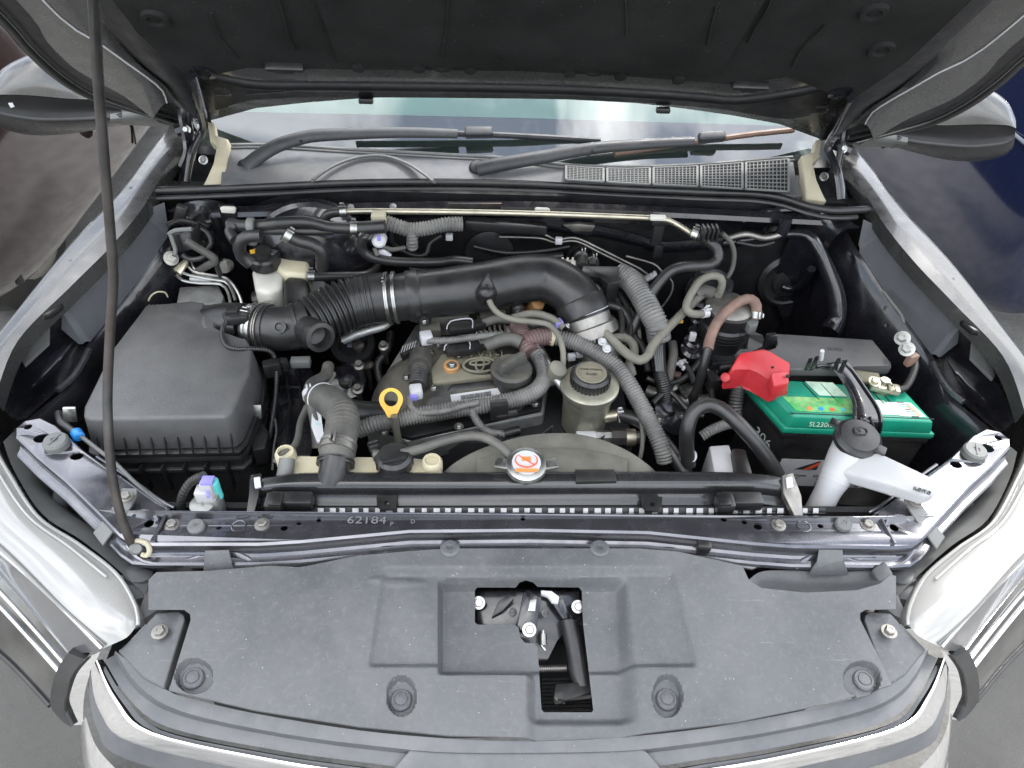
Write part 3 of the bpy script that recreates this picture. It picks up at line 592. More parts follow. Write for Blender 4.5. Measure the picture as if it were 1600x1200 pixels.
e = KY([(880, 352), (905, 350), (930, 353), (925, 362), (895, 362)], YF-.02); b = B(); prism(b, e, (0, .01, 0), .001); mk('bright_plate', b, steeld, fwall)
b = B(); prism(b, KY([(700, 318), (784, 318), (782, 331), (702, 330)], YF-.034), (0, .004, 0), .001); mk('rusty_plate', b, rust, fwall)
for u, v in ((356, 329), (848, 331)):
    b = B(); prism(b, KY([(u-13, v-4), (u-9, v-6), (u+9, v-5), (u+12, v-2), (u+11, v+5), (u-10, v+4)], YF-.06), (0, .008, -.002), .0015); mk('cowl_stop', b, frosted, fwall)
for u, v in ((548, 324), (614, 323), (1008, 338), (1035, 340), (1072, 470)):
    place('bolt', BOLT, fwall, PY(u, v, YF-.03), .007, (0, -1, .2))
def grommet(u, v, r, y=YF):
    c = PY(u, v, y); b = B(); lathe(b, [(r, 0), (r, .008), (r*.85, .014), (r*.7, .008), (r*.55, .008), (r*.5, .016), (r*.2, .018)], c, (0, -1, .12), 28); return mk('grommet', b, rubber, fwall, 40)
grommet(1228, 437, .062); grommet(908, 400, .032); grommet(1105, 450, .05); grommet(1205, 355, .02)
b = B(); lathe(b, [(.016, 0), (.016, .004), (.0125, .016), (.006, .017)], PY(353, 413, YF-.02), (0, -1, .2), 20); box(b, PY(353, 413, YF-.04), (.006, .012, .022), rotz(20), .002); mk('plug', b, frosted, fwall)
# flanges at both ends of the firewall
for s in (-1, 1):
    e = fr(KY([(262, 330, 1.2), (300, 345, 1.21), (330, 420, 1.22), (335, 500, 1.23)]), s)
    rows = [e, [p+V((-s*.02, .03, 0)) for p in e], [p+V((-s*.06, .045, 0)) for p in e]]
    b = B(); loft(b, rows, 5, 3); mk('corner_gusset', b, bay, fwall, 50)

ZC = 1.115
base = [(352, 228), (400, 226), (500, 232), (700, 243), (800, 249), (850, 253), (900, 260), (970, 263), (1100, 258), (1200, 250), (1238, 247)]
seal = [(205, 298), (230, 298), (300, 296), (420, 291), (560, 285), (700, 284), (850, 288), (980, 295), (1100, 300), (1180, 303), (1225, 310), (1262, 322), (1300, 329), (1340, 328), (1386, 326)]
def zs(u): return 1.098
e = K([(u, v, 1.095 if 230 < u < 1360 else 1.098) for u, v in seal])
b = B(); tube(b, e, .0075, 10, step=.015); sl = mk('cowl_seal', b, rubber, car)
b = B(); tube(b, [p+V((0, .010, -.006)) for p in e], .007, 8, step=.02); tube(b, [p+V((0, -.008, -.011)) for p in e[1:-1]], .005, 8, step=.02); mk('seal_lip', b, rubber, sl)
fr_ = [P(u, v-4, ZC-.012) for u, v in [(345, 294), (420, 290), (560, 284), (700, 283), (800, 285), (900, 290), (1000, 295), (1100, 299), (1180, 302), (1245, 310)]]
bk = [P(u, interp(base, u), ZC) for u in (352, 430, 560, 700, 800, 900, 1000, 1100, 1180, 1238)]
rows = [fr_, [a.lerp(c, .5)+V((0, 0, .004)) for a, c in zip(fr_, bk)], bk]
b = B(); loft(b, rows, 4, 4); cowl = mk('cowl_panel', b, trimm, car, 50)
b = B(); loft(b, [[p+V((0, 0, -.004)) for p in fr_], [p+V((0, .02, -.06)) for p in fr_], [p+V((0, .06, -.12)) for p in fr_]], 3, 2); mk('cowl_front_wall', b, bay, cowl)
arc = K([(488, 282, ZC), (520, 260, ZC+.004), (560, 246, ZC+.006), (600, 244, ZC+.006), (635, 255, ZC+.004), (660, 270, ZC+.002), (678, 284, ZC)])
b = B(); tube(b, arc, .006, 10, flat=.5); mk('pressed_arch', b, greyp, cowl)
e = [p+V((0, .0, .002)) for p in bk]; b = B(); tube(b, e, .0035, 8); tube(b, [p+V((0, -.012, 0)) for p in e], .002, 6); mk('glass_edge_trim', b, greyp, cowl)
# vent grille: real bars over a black sheet standing in for the shaded openings
def vg(u, t, k=.006):
    a = interp([(880, 288), (1000, 295), (1100, 299), (1235, 307)], u)-2; c = interp(base, u)+7
    p0, p1 = P(u, a, ZC-.008), P(u, c, ZC); return p0.lerp(p1, t)+V((0, 0, k))
b = B(); prism(b, [vg(882, 0, .005), vg(1232, 0, .005), vg(1232, 1, .005), vg(1090, 1, .005), vg(970, 1, .005), vg(882, 1, .005)], (0, 0, .001)); mk('vent_shade_sheet', b, shadem, cowl)
for a, c in ((884, 942), (948, 1014), (1020, 1088), (1094, 1158), (1164, 1230)):
    b = B(); n = int((c-a)/5.6)
    for i in range(n+1):
        u = a+(c-a)*i/n; tube(b, [vg(u, 0, .0075), vg(u, 1, .0075)], .0011 if 0 < i < n else .003, 4, smooth=False)
    for j in range(9):
        t = j/8; tube(b, [vg(a, t, .0078), vg((a+c)/2, t, .0078), vg(c, t, .0078)], .0012 if 0 < j < 8 else .002, 4, smooth=False)
    mk('vent_grille', b, greyp, cowl)
# windscreen
g0 = bk; GN = V((0, -S(R(31)), C(R(31)))); up31 = V((0, C(R(31)), S(R(31))))
gp = P(800, 249, ZC)
def on_glass(u, v, k): return PP(u, v, gp+GN*k, GN)
lo = [V((p.x, p.y, p.z)) for p in bk]; lo[0].x -= .06; lo[-1].x += .06
rows = [[p+V((0, .0, -.002)) for p in lo], [p+up31*.35 for p in lo], [p+up31*.72+V((-p.x*.12, 0, 0)) for p in lo]]
gl_m = bpy.data.materials.new('windscreen_glass_sheet'); gl_m.use_nodes = True; _n = gl_m.node_tree; _n.nodes.clear()
_o = _n.nodes.new('ShaderNodeOutputMaterial'); _x = _n.nodes.new('ShaderNodeMixShader'); _t = _n.nodes.new('ShaderNodeBsdfTransparent'); _g = _n.nodes.new('ShaderNodeBsdfGlossy'); _f = _n.nodes.new('ShaderNodeFresnel')
_t.inputs[0].default_value = (.70, .86, .80, 1); _g.inputs['Roughness'].default_value = .015; _f.inputs[0].default_value = 2.4
_n.links.new(_f.outputs[0], _x.inputs[0]); _n.links.new(_t.outputs[0], _x.inputs[1]); _n.links.new(_g.outputs[0], _x.inputs[2]); _n.links.new(_x.outputs[0], _o.inputs[0])
b = B(); loft(b, rows, 3, 4); wsn = mk('windscreen', b, gl_m, car, 50)
b = B(); prism(b, [on_glass(u, v, -.05) for u, v in ((300, 173), (540, 178), (800, 184), (1300, 199))]+[on_glass(1300, 199, -.05)+up31*.45, on_glass(300, 173, -.05)+up31*.45], GN*-.004); mk('pale_band_sheet', b, mat('pale_band_teal', (.36, .52, .44), .5, 0, .15, vs=6), wsn)  # pale sheet added behind the glass to give its bright upper band
b = B(); prism(b, [on_glass(u, v, -.045) for u, v in ((300, 240), (800, 262), (1300, 262))]+[on_glass(1300, 190, -.08), on_glass(300, 164, -.08)], GN*-.03); mk('dashboard', b, mat('dash_black', (.02, .021, .024), .5), wsn)
for s in (-1, 1):
    e = [V((s*.70, 1.44, 1.16)), V((s*.70, 1.52, 1.2)), V((s*.66, 1.95, 1.5))]
    b = B(); tube(b, e, .035, 10); mk('windscreen_pillar', b, paint, car)
    # aged foam blocks and hinge pocket beside the cowl
    q0 = fr(K([(324, 190, 1.16), (334, 190, 1.16), (334, 214, 1.14), (357, 217, 1.135), (354, 248, 1.12), (352, 288, 1.10), (316, 290, 1.095), (336, 256, 1.115), (342, 228, 1.13), (328, 222, 1.135)]), s)
    b = B(); prism(b, q0, (0, .01, -.02), .003); mk('foam_block', b, beige, cowl, 40)
    q0 = fr(K([(270, 250, 1.06), (330, 220, 1.06), (345, 290, 1.05), (255, 310, 1.05)]), s); b = B(); prism(b, q0, (0, 0, -.02)); mk('hinge_pocket', b, shadem, car)
    w0 = fr(K([(276, 205, 1.12), (282, 250, 1.10), (276, 300, 1.08)]), s); b = B(); loft(b, [w0, [p+V((0, 0, -.09)) for p in w0]], 3, 2, thick=(-s*.004, 0, 0)); mk('pocket_wall', b, bay, car)

# ---------------------------------------------------------------- bonnet
PHI = R(50); HD = V((0, -C(PHI), S(PHI))); HN = V((0, -S(PHI), -C(PHI)))
H0 = PY(800, 152, 1.325); H0.x = 0
def PH(u, v, k=0): return PP(u, v, H0+HN*k, HN)
def xs(u, v, k=0): q = PH(u, v, k); return q.x, (q-H0).dot(HD)
def HS(x, s_, k=0): return H0+HD*s_+HN*k+V((x, 0, 0))
def side(l, far=1.0):      # traced side line, carried on to the front of the bonnet
    a = [xs(u, v) for u, v in l]; x0, s0 = a[0]
    return [(x0*(1-.10*t*t), s0+(far-s0)*t) for t in (1, .75, .5, .25)]+a
E0 = side([(0, 18), (40, 65), (90, 112), (145, 145), (215, 166), (276, 184)], 1.05)
E1 = side([(12, 8), (52, 55), (100, 100), (150, 132), (222, 160), (285, 182)], 1.04)
E2 = side([(48, 0), (76, 45), (115, 85), (150, 107), (195, 132), (240, 168)], 1.0)
EM = side([(96, 2), (160, 46), (200, 76), (230, 98), (255, 120), (262, 140)], .98)
E3 = side([(153, 0), (170, 30), (200, 65), (230, 95), (262, 120), (290, 160)], .95)
E4 = side([(205, 0), (225, 25), (262, 60), (300, 95), (322, 128), (332, 165)], .93)
hood = B()
re_ = [xs(u, v) for u, v in ((276, 184), (322, 190), (400, 169), (480, 160), (560, 154), (640, 150), (800, 151))]
re_r = [(-x, s_) for x, s_ in reversed(re_[:-1])]
ol = E0[:-1]+re_+re_r+[(-x, s_) for x, s_ in reversed(E0[:-1])]
prism(hood, [HS(x, s_, 0) for x, s_ in ol]+[HS(.45, 1.12), HS(0, 1.15), HS(-.45, 1.12)], HN*-.012)
hd = mk('bonnet', hood, paint, car, 40)
def strip(name, rowsk, m, parent, nv=3, ang=45):
    for s in (-1, 1):
        b = B(); loft(b, [[HS(x if s < 0 else -x, s_, k) for x, s_ in l] for l, k in rowsk], 3, nv); mk(name, b, m, parent, ang)
strip('edge_frame', [(E0, .002), (E1, .014), (E2, .022)], shade_trim, hd)  # sideways faces coloured black to look shaded
strip('inner_frame', [(E2, .022), (EM, .024), (E3, .016)], paint, hd)
strip('inner_rib', [(E3, .016), ([(a[0]*.5+c[0]*.5, a[1]*.5+c[1]*.5) for a, c in zip(E3, E4)], .030), (E4, .034)], shade_trim, hd)  # shade of the painted rib is in its black colour
for s in (-1, 1):
    b = B(); tube(b, [HS(x if s < 0 else -x, s_, .006) for x, s_ in E0], .009, 10, step=.02); mk('bonnet_seal', b, rubber, hd)
    b = B(); tube(b, [HS(x if s < 0 else -x, s_, .025) for x, s_ in EM], .0015, 6, step=.02); mk('seam_bead', b, label, hd)  # near-white colour stands in for the light line along the seam
    b = B(); tube(b, [HS(x if s < 0 else -x, s_, .020) for x, s_ in E1], .0018, 6, step=.02); mk('seam_bead', b, paint, hd)
# rear frame: pale flat, rolled lip, flange
lin_b = [(332, 94), (385, 106), (440, 108), (500, 108), (800, 111), (960, 118), (1100, 128), (1150, 133), (1230, 120), (1275, 110)]
band_b = [(330, 112), (385, 124), (440, 127), (500, 127), (800, 131), (960, 137), (1100, 146), (1150, 150), (1230, 140), (1290, 128)]
flg = [(336, 165), (385, 150), (440, 146), (500, 144), (800, 146), (960, 150), (1100, 160), (1150, 166), (1230, 178), (1290, 165)]
b = B(); loft(b, [[PH(u, v-6, .02) for u, v in lin_b], [PH(u, v, .0215) for u, v in band_b], [PH(u, v+1, .016) for u, v in band_b]], 4, 3, smooth_v=False); mk('rear_frame', b, paint, hd, 40)
b = B(); tube(b, [PH(u, v+4, .014) for u, v in band_b], .012, 10, step=.02); mk('rolled_lip', b, shade_trim, hd)  # painted lip coloured near-black for shade
b = B(); loft(b, [[PH(u, v+3, .012) for u, v in band_b], [PH(u, v, .006) for u, v in flg], [PH(u, v+8, .003) for u, v in flg]], 4, 2); mk('rear_flange', b, shade_trim, hd, 40)  # flange carries its shade as a black colour
b = B(); tube(b, [PH(u, v-2, .0085) for u, v in flg[1:8]], .0013, 6); mk('seam_bead', b, paint, hd)
for u, v in ((572, 157), (1036, 172)): b = B(); box(b, PH(u, v, .008), (.026, .012, .01), None, .002); mk('bump_stop', b, rubber, hd)
# felt liner
ll = [(xs(u, v)) for u, v in lin_b]
b = B(); LW = [HS(x, s_, .034) for x, s_ in [(E4[0][0], .93)]+E4[1:8]]
fl = LW+[PH(u, v, .036) for u, v in lin_b[1:-1]]+[mir(p) for p in reversed(LW)]
prism(b, fl, HN*-.01, 0); fe_ = mk('felt_liner', b, felt, hd, 40)
PAN = xs(800, 100, .036)[1]
pan = [[HS(x, s_, .036) for x in (-.30, -.2, -.1, 0, .1, .2, .3)] for s_ in (PAN, PAN+.012, .35, .6, .85)]
for j, r in enumerate(pan):
    for p in r: p += HN*(0 if j in (0,) else .008)
b = B(); loft(b, pan, 3, 3); mk('liner_panel', b, felt, fe_, 50)
for l in (((1205, 0), (1196, 20), (1180, 45), (1170, 68)), ((1120, 10), (1112, 40), (1106, 70)), ((700, 0), (698, 40), (690, 92)), ((330, 20), (345, 60), (372, 92)), ((978, 0), (980, 55)), ((1290, 40), (1255, 75), (1238, 105))):
    b = B(); tube(b, [PH(u, v, .0455 if 480 < u < 1140 else .037) for u, v in l], .0022, 6, flat=.5); mk('liner_crease', b, felt, fe_)
for u, v in ((655, 110), (735, 112), (890, 117), (970, 122), (560, 109), (1060, 128)):
    b = B(); lathe(b, [(.011, -.003), (.010, .003), (.004, .004)], PH(u, v-3, .037), HN, 16); mk('liner_tab', b, felt, fe_)
e = [PH(u, v, .037) for u, v in ((436, 0), (446, 35), (452, 60), (462, 78))]; b = B(); tube(b, e, .0016, 6); mk('liner_crease', b, felt, fe_)
for u, v in ((445, 105), (1172, 134)):
    b = B(); box(b, PH(u, v, .04), (.062, .012, .016), Matrix.Rotation(-PHI, 3, 'X'), .004); box(b, PH(u, v+5, .043), (.03, .01, .01), Matrix.Rotation(-PHI, 3, 'X'), .002); mk('liner_clip', b, blackp, fe_)
for u, v in ((243, 30), (1377, 78), (930, 107), (690, 100), (1365, 20)):
    b = B(); lathe(b, [(.02, -.002), (.018, .004), (.012, .004), (.009, 0), (.002, .001)], PH(u, v, .036), HN, 20); mk('liner_button', b, felt, fe_)
for s in (-1, 1):
    # hinge arm pieces
    a0 = fr([PH(300, 120, .05), PH(312, 165, .05), P(318, 200, 1.17), P(300, 240, 1.14), P(292, 285, 1.10)], s)
    b = B(); tube(b, a0, .011, 8, flat=.45); hg = mk('bonnet_hinge', b, bay, car)
    a0 = fr([P(286, 160, 1.2), P(290, 190, 1.17), P(297, 235, 1.13), P(288, 262, 1.10)], s); b = B(); tube(b, a0, .013, 8, flat=.5); mk('hinge_link', b, bay, hg)
    a0 = fr([P(276, 205, 1.14), P(305, 195, 1.15)], s); b = B(); tube(b, a0, .012, 8); mk('hinge_pin', b, bay, hg)
    for u, v, z, r in ((289, 158, 1.215, .0115), (310, 185, 1.18, .0105), (318, 250, 1.10, .009), (291, 203, 1.16, .009)):
        q = P(u, v, z); place('bolt', BOLT, hg, q if s < 0 else mir(q), r, (0, -.8, .6), m=bay if r > .0095 else steel)
    q = PH(318, 112, .034); b = B(); lathe(b, [(.02, 0), (.02, .003), (.012, .004), (.011, -.004)], q if s < 0 else mir(q), HN, 20); mk('frame_boss', b, bay, hd)
    q = PH(343, 143, .016); b = B(); tube(b, [(q if s < 0 else mir(q))+HD*a+V((c, 0, 0)) for a, c in ((.01, -.014), (.012, .012), (.0, .016), (-.012, .014), (-.012, -.012))], .0018, 6); mk('pressed_slot', b, paint, hd)

# ---------------------------------------------------------------- wipers on the glass
wm = mat('wiper_satin', (.012, .013, .015), .42, 0, .1, dust=.2, dc=(.2, .2, .2), ds=10)
def wiper(lbl, piv, arm, head, blade, m2):
    t = thing('wiper_arm', lbl, 'wiper', on_glass(*piv, 0))
    pts = [on_glass(u, v, k) for u, v, k in arm]
    b = B(); tube(b, pts, lambda q: .015-.0055*q, 10, flat=.6, step=.01); mk('arm', b, wm, t, 50)
    b = B(); lathe(b, [(.017, -.03), (.017, .004), (.013, .01), (.005, .012)], on_glass(*piv, .012), GN, 20); mk('pivot_cap', b, blackp, t)
    h = on_glass(*head, .022); d = (pts[-1]-pts[-2]).normalized()
    b = B(); box(b, h, (.055, .02, .018), frame(GN, d), .005, 3); mk('blade_holder', b, wm, t)
    k = arm[len(arm)//2]; c = on_glass(k[0], k[1], k[2]); b = B(); box(b, c, (.008, .022, .012), frame(GN, (pts[-1]-pts[0])), .002); mk('arm_joint', b, blackp, t)
    b = B(); tube(b, [on_glass(u, v, .012) for u, v in blade], .0055, 8, step=.03, flat=1.4); bl = mk('blade', b, m2, t)
    b = B(); tube(b, [on_glass(u, v, .012)-GN*.006 for u, v in blade], .003, 6, step=.03); mk('blade_rubber', b, rubber, bl)
    return t
brown = mat('faded_blade', (.13, .075, .05), .5, 0, .2, dust=.2)
wiper('wiper arm with black blade in front of the curved pressed arch of the cowl', (384, 262), [(384, 262, .022), (400, 248, .026), (430, 229, .03), (470, 216, .03), (505, 211, .032), (620, 207, .028), (715, 209, .022)], (748, 207), [(550, 204), (650, 207), (760, 210), (860, 215), (938, 220)], wm)
wiper('wiper arm with faded brown blade above the cowl vent grille', (746, 264), [(746, 264, .022), (780, 257, .028), (850, 245, .03), (925, 232, .032), (1010, 225, .028), (1085, 221, .024)], (1112, 214), [(960, 240), (1050, 227), (1130, 216), (1180, 209), (1240, 203)], brown)

# ---------------------------------------------------------------- side mirrors
for s in (-1, 1):
    lbl = None
    YM = 1.50
    c = [(258, 188), (200, 180), (140, 178), (60, 172), (8, 160)]
    def MY(u, v, dy=0): q = PY(u, v, YM+dy); return q if s < 0 else mir(q)
    prof = []     # cross-sections along the housing: top, crease, lower, bottom
    secs = [(-14, 135, 152, 172, 186), (0, 112, 148, 182, 196), (28, 95, 148, 188, 203), (62, 86, 150, 192, 206), (105, 100, 154, 192, 205), (150, 128, 156, 190, 200), (190, 150, 162, 186, 194)]
    up_ = [[MY(u, t, .05+.02) for u, t, cq, lo_, bt in secs], [MY(u, t, .0) for u, t, cq, lo_, bt in secs], [MY(u, (t+cq)/2+4, -.028) for u, t, cq, lo_, bt in secs], [MY(u, cq, -.035) for u, t, cq, lo_, bt in secs]]
    b = B(); loft(b, up_, 5, 4); mi = mk('side_mirror', b, paint, car, 60)
    lw = [up_[-1], [MY(u, cq+3, -.03) for u, t, cq, lo_, bt in secs], [MY(u, (cq+lo_)/2, -.026) for u, t, cq, lo_, bt in secs], [MY(u, lo_-8, -.03) for u, t, cq, lo_, bt in secs]]
    b = B(); loft(b, lw, 5, 3); mk('mirror_band', b, shade_trim, mi, 60)
    bt_ = [lw[-1], [MY(u, lo_, -.03) for u, t, cq, lo_, bt in secs], [MY(u, bt, .0) for u, t, cq, lo_, bt in secs], [MY(u, bt-4, .07) for u, t, cq, lo_, bt in secs], up_[0]]
    b = B(); loft(b, bt_, 5, 3); mk('mirror_base', b, blackp, mi, 60)
    ar = [[MY(172, 178, -.03), MY(215, 172, -.02), MY(255, 168, 0), MY(300, 168, .05)], [MY(172, 190, -.03), MY(215, 188, -.02), MY(258, 190, 0), MY(300, 195, .05)], [MY(172, 196, .05), MY(215, 196, .05), MY(258, 200, .06), MY(300, 205, .1)]]
    b = B(); loft(b, ar, 5, 3); mk('mirror_arm', b, greyp, mi, 60)
q = PY(18, 164, 1.46); b = B(); prism(b, [q+V(d) for d in ((-.004, 0, .004), (.004, 0, .005), (.005, 0, -.003), (-.003, 0, -.005))], (0, -.002, 0)); mk('sticker', b, label, car)

# ---------------------------------------------------------------- prop rod
pr = thing('bonnet_prop_rod', 'bent rusty black prop rod holding the bonnet up in front of the air filter box', 'prop rod', P(210, 857, .945))
e = [P(208, 852, .945), P(192, 815, .985), P(178, 760, 1.03), P(171, 700, 1.08), P(168, 620, 1.14), P(172, 520, 1.22), P(177, 440, 1.285), P(173, 370, 1.34), P(163, 250, 1.43), P(153, 120, 1.52), P(147, 0, 1.61), P(140, -120, 1.70)]
b = B(); tube(b, e, lambda t: .0062-.0016*t, 12, step=.01); mk('rod', b, rust, pr)
b = B(); tube(b, [P(204, 848, .948), P(212, 845, .952), P(228, 848, .95), P(234, 860, .945), P(229, 868, .94), P(222, 866, .94)], .0035, 8); mk('rod_hook', b, beige, pr)
b = B(); lathe(b, [(.007, -.006), (.009, 0), (.006, .006)], P(213, 857, .946), (.4, -.5, .6), 14); mk('rod_bushing', b, greyp, pr)

# ---------------------------------------------------------------- neighbours, parked on both sides
def neighbour(lbl, s, paintc, y0, name):
    m = mat(name+'_paint', paintc, .10, 0, .04, coat=1, rvar=.03)
    gl = mat(name+'_glass', (.015, .018, .022), .04, 0, .02, rvar=.01, ior=1.9)
    t = thing(name, lbl, 'car', (s*2.4, y0+1.9, 0))
    # sections along the length: y, sill z, waist z, half-width scale
    st = [(0, .42, 1.0, .80), (.08, .34, 1.08, .93), (.35, .27, 1.14, .99), (.9, .26, 1.16, 1), (2.2, .26, 1.16, 1), (3.0, .26, 1.13, 1), (3.7, .3, 1.05, .97), (4.05, .4, .85, .8)]
    xo = 1.50; wd = 1.75
    def at(k, j):        # ring point j at station k, near side first
        y, z0, z1, sc = st[k]; cx = xo+wd/2; hw = wd/2*sc
        pr = [(-.88, z0), (-.97, z0+.08), (-1.0, z0+(z1-z0)*.45), (-.985, z0+(z1-z0)*.75), (-.93, z1), (-.5, z1+.03), (.5, z1+.03), (.93, z1), (1, z0+(z1-z0)*.45), (.88, z0)]
        return V((s*(cx+pr[j][0]*hw), y0+y, pr[j][1]))
    b = B(); loft(b, [[at(k, j) for k in range(len(st))] for j in range(10)], 5, 4); body = mk('body', b, m, t, 60)
    ca = [(.28, 0), (.62, .36), (1.0, .5), (2.1, .5), (2.75, .06)]
    def cb(k, f, top): y, h = ca[k]; return V((s*(xo+.10+(.16*h/.5)+ (wd-.2-.32*h/.5)*f), y0+y, 1.145+h))
    b = B(); loft(b, [[cb(k, f, 0) for k in range(5)] for f in (0, .12, .5, .88, 1)], 5, 3); mk('roof', b, m, t, 60)
    for a0, a1 in ((.42, 1.2), (1.28, 2.5)):
        def wz(y): return interp([(.28, .0), (.62, .34), (1.0, .46), (2.1, .46), (2.75, .05)], y)
        ys = [a0+(a1-a0)*q/6 for q in range(7)]
        rows = [[V((s*(xo+.07), y0+y, 1.165)) for y in ys], [V((s*(xo+.07+.15*wz(y)/.5), y0+y, 1.15+wz(y)*.9)) for y in ys]]
        b = B(); loft(b, rows, 2, 3, thick=(s*.02, 0, 0)); wn = mk('side_window', b, gl, t)
    b = B(); tube(b, [V((s*(xo+.045), y0+y, 1.162)) for y in (.4, 1, 2, 2.6)], .009, 8, flat=.6); mk('sill_strip', b, chrome, t)
    for y in (1.22, 2.25): b = B(); tube(b, [V((s*(xo+.002+dx), y0+y, z)) for z, dx in ((.33, .02), (.45, .004), (.6, -.002), (.9, .004), (1.12, .05))], .004, 6); mk('door_seam', b, rubber, t)
    b = B(); tube(b, [V((s*(xo-.004), y0+y, .98)) for y in (1.32, 1.42, 1.52)], .011, 8, flat=.6); mk('door_handle', b, m, t)
    b = B(); tube(b, [V((s*(xo+.02), y0+y, .88-.02*y)) for y in (.15, .8, 1.8, 3.2)], .006, 8); mk('body_crease', b, m, t)
    b = B(); tube(b, [V((s*(xo+.012+.05*abs(C(a))), y0+.62+.37*C(a), .33+.37*S(a))) for a in [k*math.pi/14 for k in range(15)]], .016, 8); mk('wheel_arch', b, rubber, t)
    b = B(); tube(b, [V((s*(xo-.006), y0+y, .55)) for y in (.85, 1.5, 2.5, 2.9)], .022, 8, flat=.5); mk('side_moulding', b, m, t)
    for y in (.62, 3.15):
        for x in (xo+.32, xo+wd-.32):
            b = B(); lathe(b, [(.2, 0), (.31, .02), (.315, .1), (.31, .18), (.2, .2)], (s*x-.1, y0+y, .315), (1, 0, 0), 32); wh = mk('wheel', b, rubber, t)
            b = B(); lathe(b, [(.19, -.004), (.2, .01), (.17, .02), (.05, .012), (.03, 0)], (s*x-.105 if s > 0 else s*x+.105, y0+y, .315), (-s, 0, 0), 24); mk('rim', b, steel, wh)
    return t
neighbour('dark navy blue car parked beside the truck over gravel', 1, (.006, .010, .035), 1.82, 'hatchback_car')
neighbour('dark maroon brown car parked beside the truck behind the prop rod', -1, (.020, .011, .011), 1.72, 'parked_car')

# ================================================================ things in the engine bay
def hose(name, lbl, cat, pts, r, m, corr=None, group=None, n=12, clamps=(), step=.008, cm=None):
    t = thing(name, lbl, cat, pts[0], group); b = B(); tube(b, pts, r, n, step=step, corr=corr); mk('tube', b, m, t, 60)
    c = catmull(pts, .004)
    for f in clamps:
        i = min(len(c)-2, int(f*(len(c)-1))); clamp(t, c[i], c[i+1]-c[i], r*1.08, cm or steel)
    return t
def clamp(parent, p, ax, r, m, wdt=.006, ear=True):
    ax = V(ax).normalized(); b = B(); lathe(b, [(r*.95, -wdt), (r*1.06, -wdt), (r*1.06, -wdt*.35), (r*1.0, -wdt*.3), (r*1.0, wdt*.3), (r*1.06, wdt*.35), (r*1.06, wdt), (r*.95, wdt)], p, ax, 24)
    if ear:
        u = (V((0, -.4, 1))-ax*ax.dot(V((0, -.4, 1)))).normalized(); f = frame(u, ax)
        box(b, p+u*r*1.2, (wdt*2.2, .003, .011), f, .0008); box(b, p+u*r*1.2+f @ V((0, .006, 0)), (wdt*1.4, .003, .014), f, .0008)
    return mk('clamp', b, m, parent, 40)
def blk(t, name, l, z, d, m, bev=.003, ang=38, seg=2):
    b = B(); prism(b, K(l, z), (0, 0, -d), bev, seg); return mk(name, b, m, t, ang)

# ---------------------------------------------------------------- radiator
rad = thing('radiator', 'black radiator top tank behind the painted support bar', 'radiator', P(800, 770, .9))
us = [398, 440, 500, 700, 900, 1100, 1180, 1222]
vt = [748, 742, 738, 738, 737, 737, 740, 745]
prof = [(0, .957), (10, .960), (18, .958), (28, .950), (36, .940), (52, .932), (62, .91)]
rows = [[P(u, v+dv*(1 if 440 < u < 1180 else .9), z-(.004 if u in (398, 1222) else 0)) for u, v in zip(us, vt)] for dv, z in prof]
rows.insert(0, [p+V((0, .004, -.05)) for p in rows[0]])
b = B(); loft(b, rows, 3, 2); tk = mk('top_tank', b, tankm, rad, 50)
for s_, u in ((0, 398), (1, 1222)):
    b = B(); prism(b, [r[-1 if s_ else 0] for r in rows], V((.008*(1 if s_ else -1), 0, 0)), 0); mk('tank_end', b, blackp, tk)
b = B()
rj = random.Random(5)
for u in [496+18*k for k in range(44)]:
    j = rj.uniform(-1.5, 1.5); w_ = rj.uniform(7, 10); h_ = rj.uniform(-.0012, .0008); prism(b, [P(u+j, 794, .936+h_), P(u+j+w_, 794, .936+h_*.4), P(u+j+w_, 801, .932+h_), P(u+j, 801, .932)], (0, 0, -.003))
mk('crimp_tabs', b, label, rad, smooth=False)
b = B(); prism(b, K([(480, 793, .933), (1290, 793, .933), (1290, 803, .927), (480, 803, .927)]), (0, 0, -.006)); mk('tank_rail', b, blackp, rad)
for u, v in ((604, 784), (1019, 786)):
    b = B(); plate(b, K([(u-16, v-10), (u+16, v-10), (u+15, v+6), (u+9, v+12), (u-9, v+12), (u-15, v+6)], .9485), [circ(P(u, v+2, .9485), .004, 12)], (0, 0, -.003)); mk('tank_ear', b, blackp, rad)
for u in (438, 1140):
    b = B(); box(b, P(u+18, 783, .95), (.06, .022, .02), None, .003); box(b, P(u-8, 788, .95), (.024, .026, .026), None, .003); box(b, P(u-8, 784, .965), (.018, .012, .004), None, .001); mk('mounting_clip', b, blackp, rad)
blk(rad, 'foam_pad', [(898, 733), (960, 733), (964, 751), (900, 752)], .964, .008, rubber, .001)
text('moulded_number', '422000-CP307', .0085, P(620, 742, .9605), (0, -.15, 1), (1, -.01, 0), blackp, rad, ext=.0008)
for s_, u in ((-1, 400), (1, 1232)):
    b = B(); prism(b, K([(u-10, 742, .965), (u+8, 738, .965), (u+12+s_*8, 775, .955), (u+10+s_*14, 806, .945), (u-4+s_*14, 806, .945), (u-8, 770, .955)]), (0, 0, -.012), .002); br = mk('side_bracket', b, steeld if s_ > 0 else blackp, rad)
    b = B(); prism(b, K([(u-4, 746, .968), (u+6, 744, .968), (u+8, 760, .962), (u-2, 762, .962)]), (0, 0, -.004), .001); mk('bracket_clip', b, label, br)
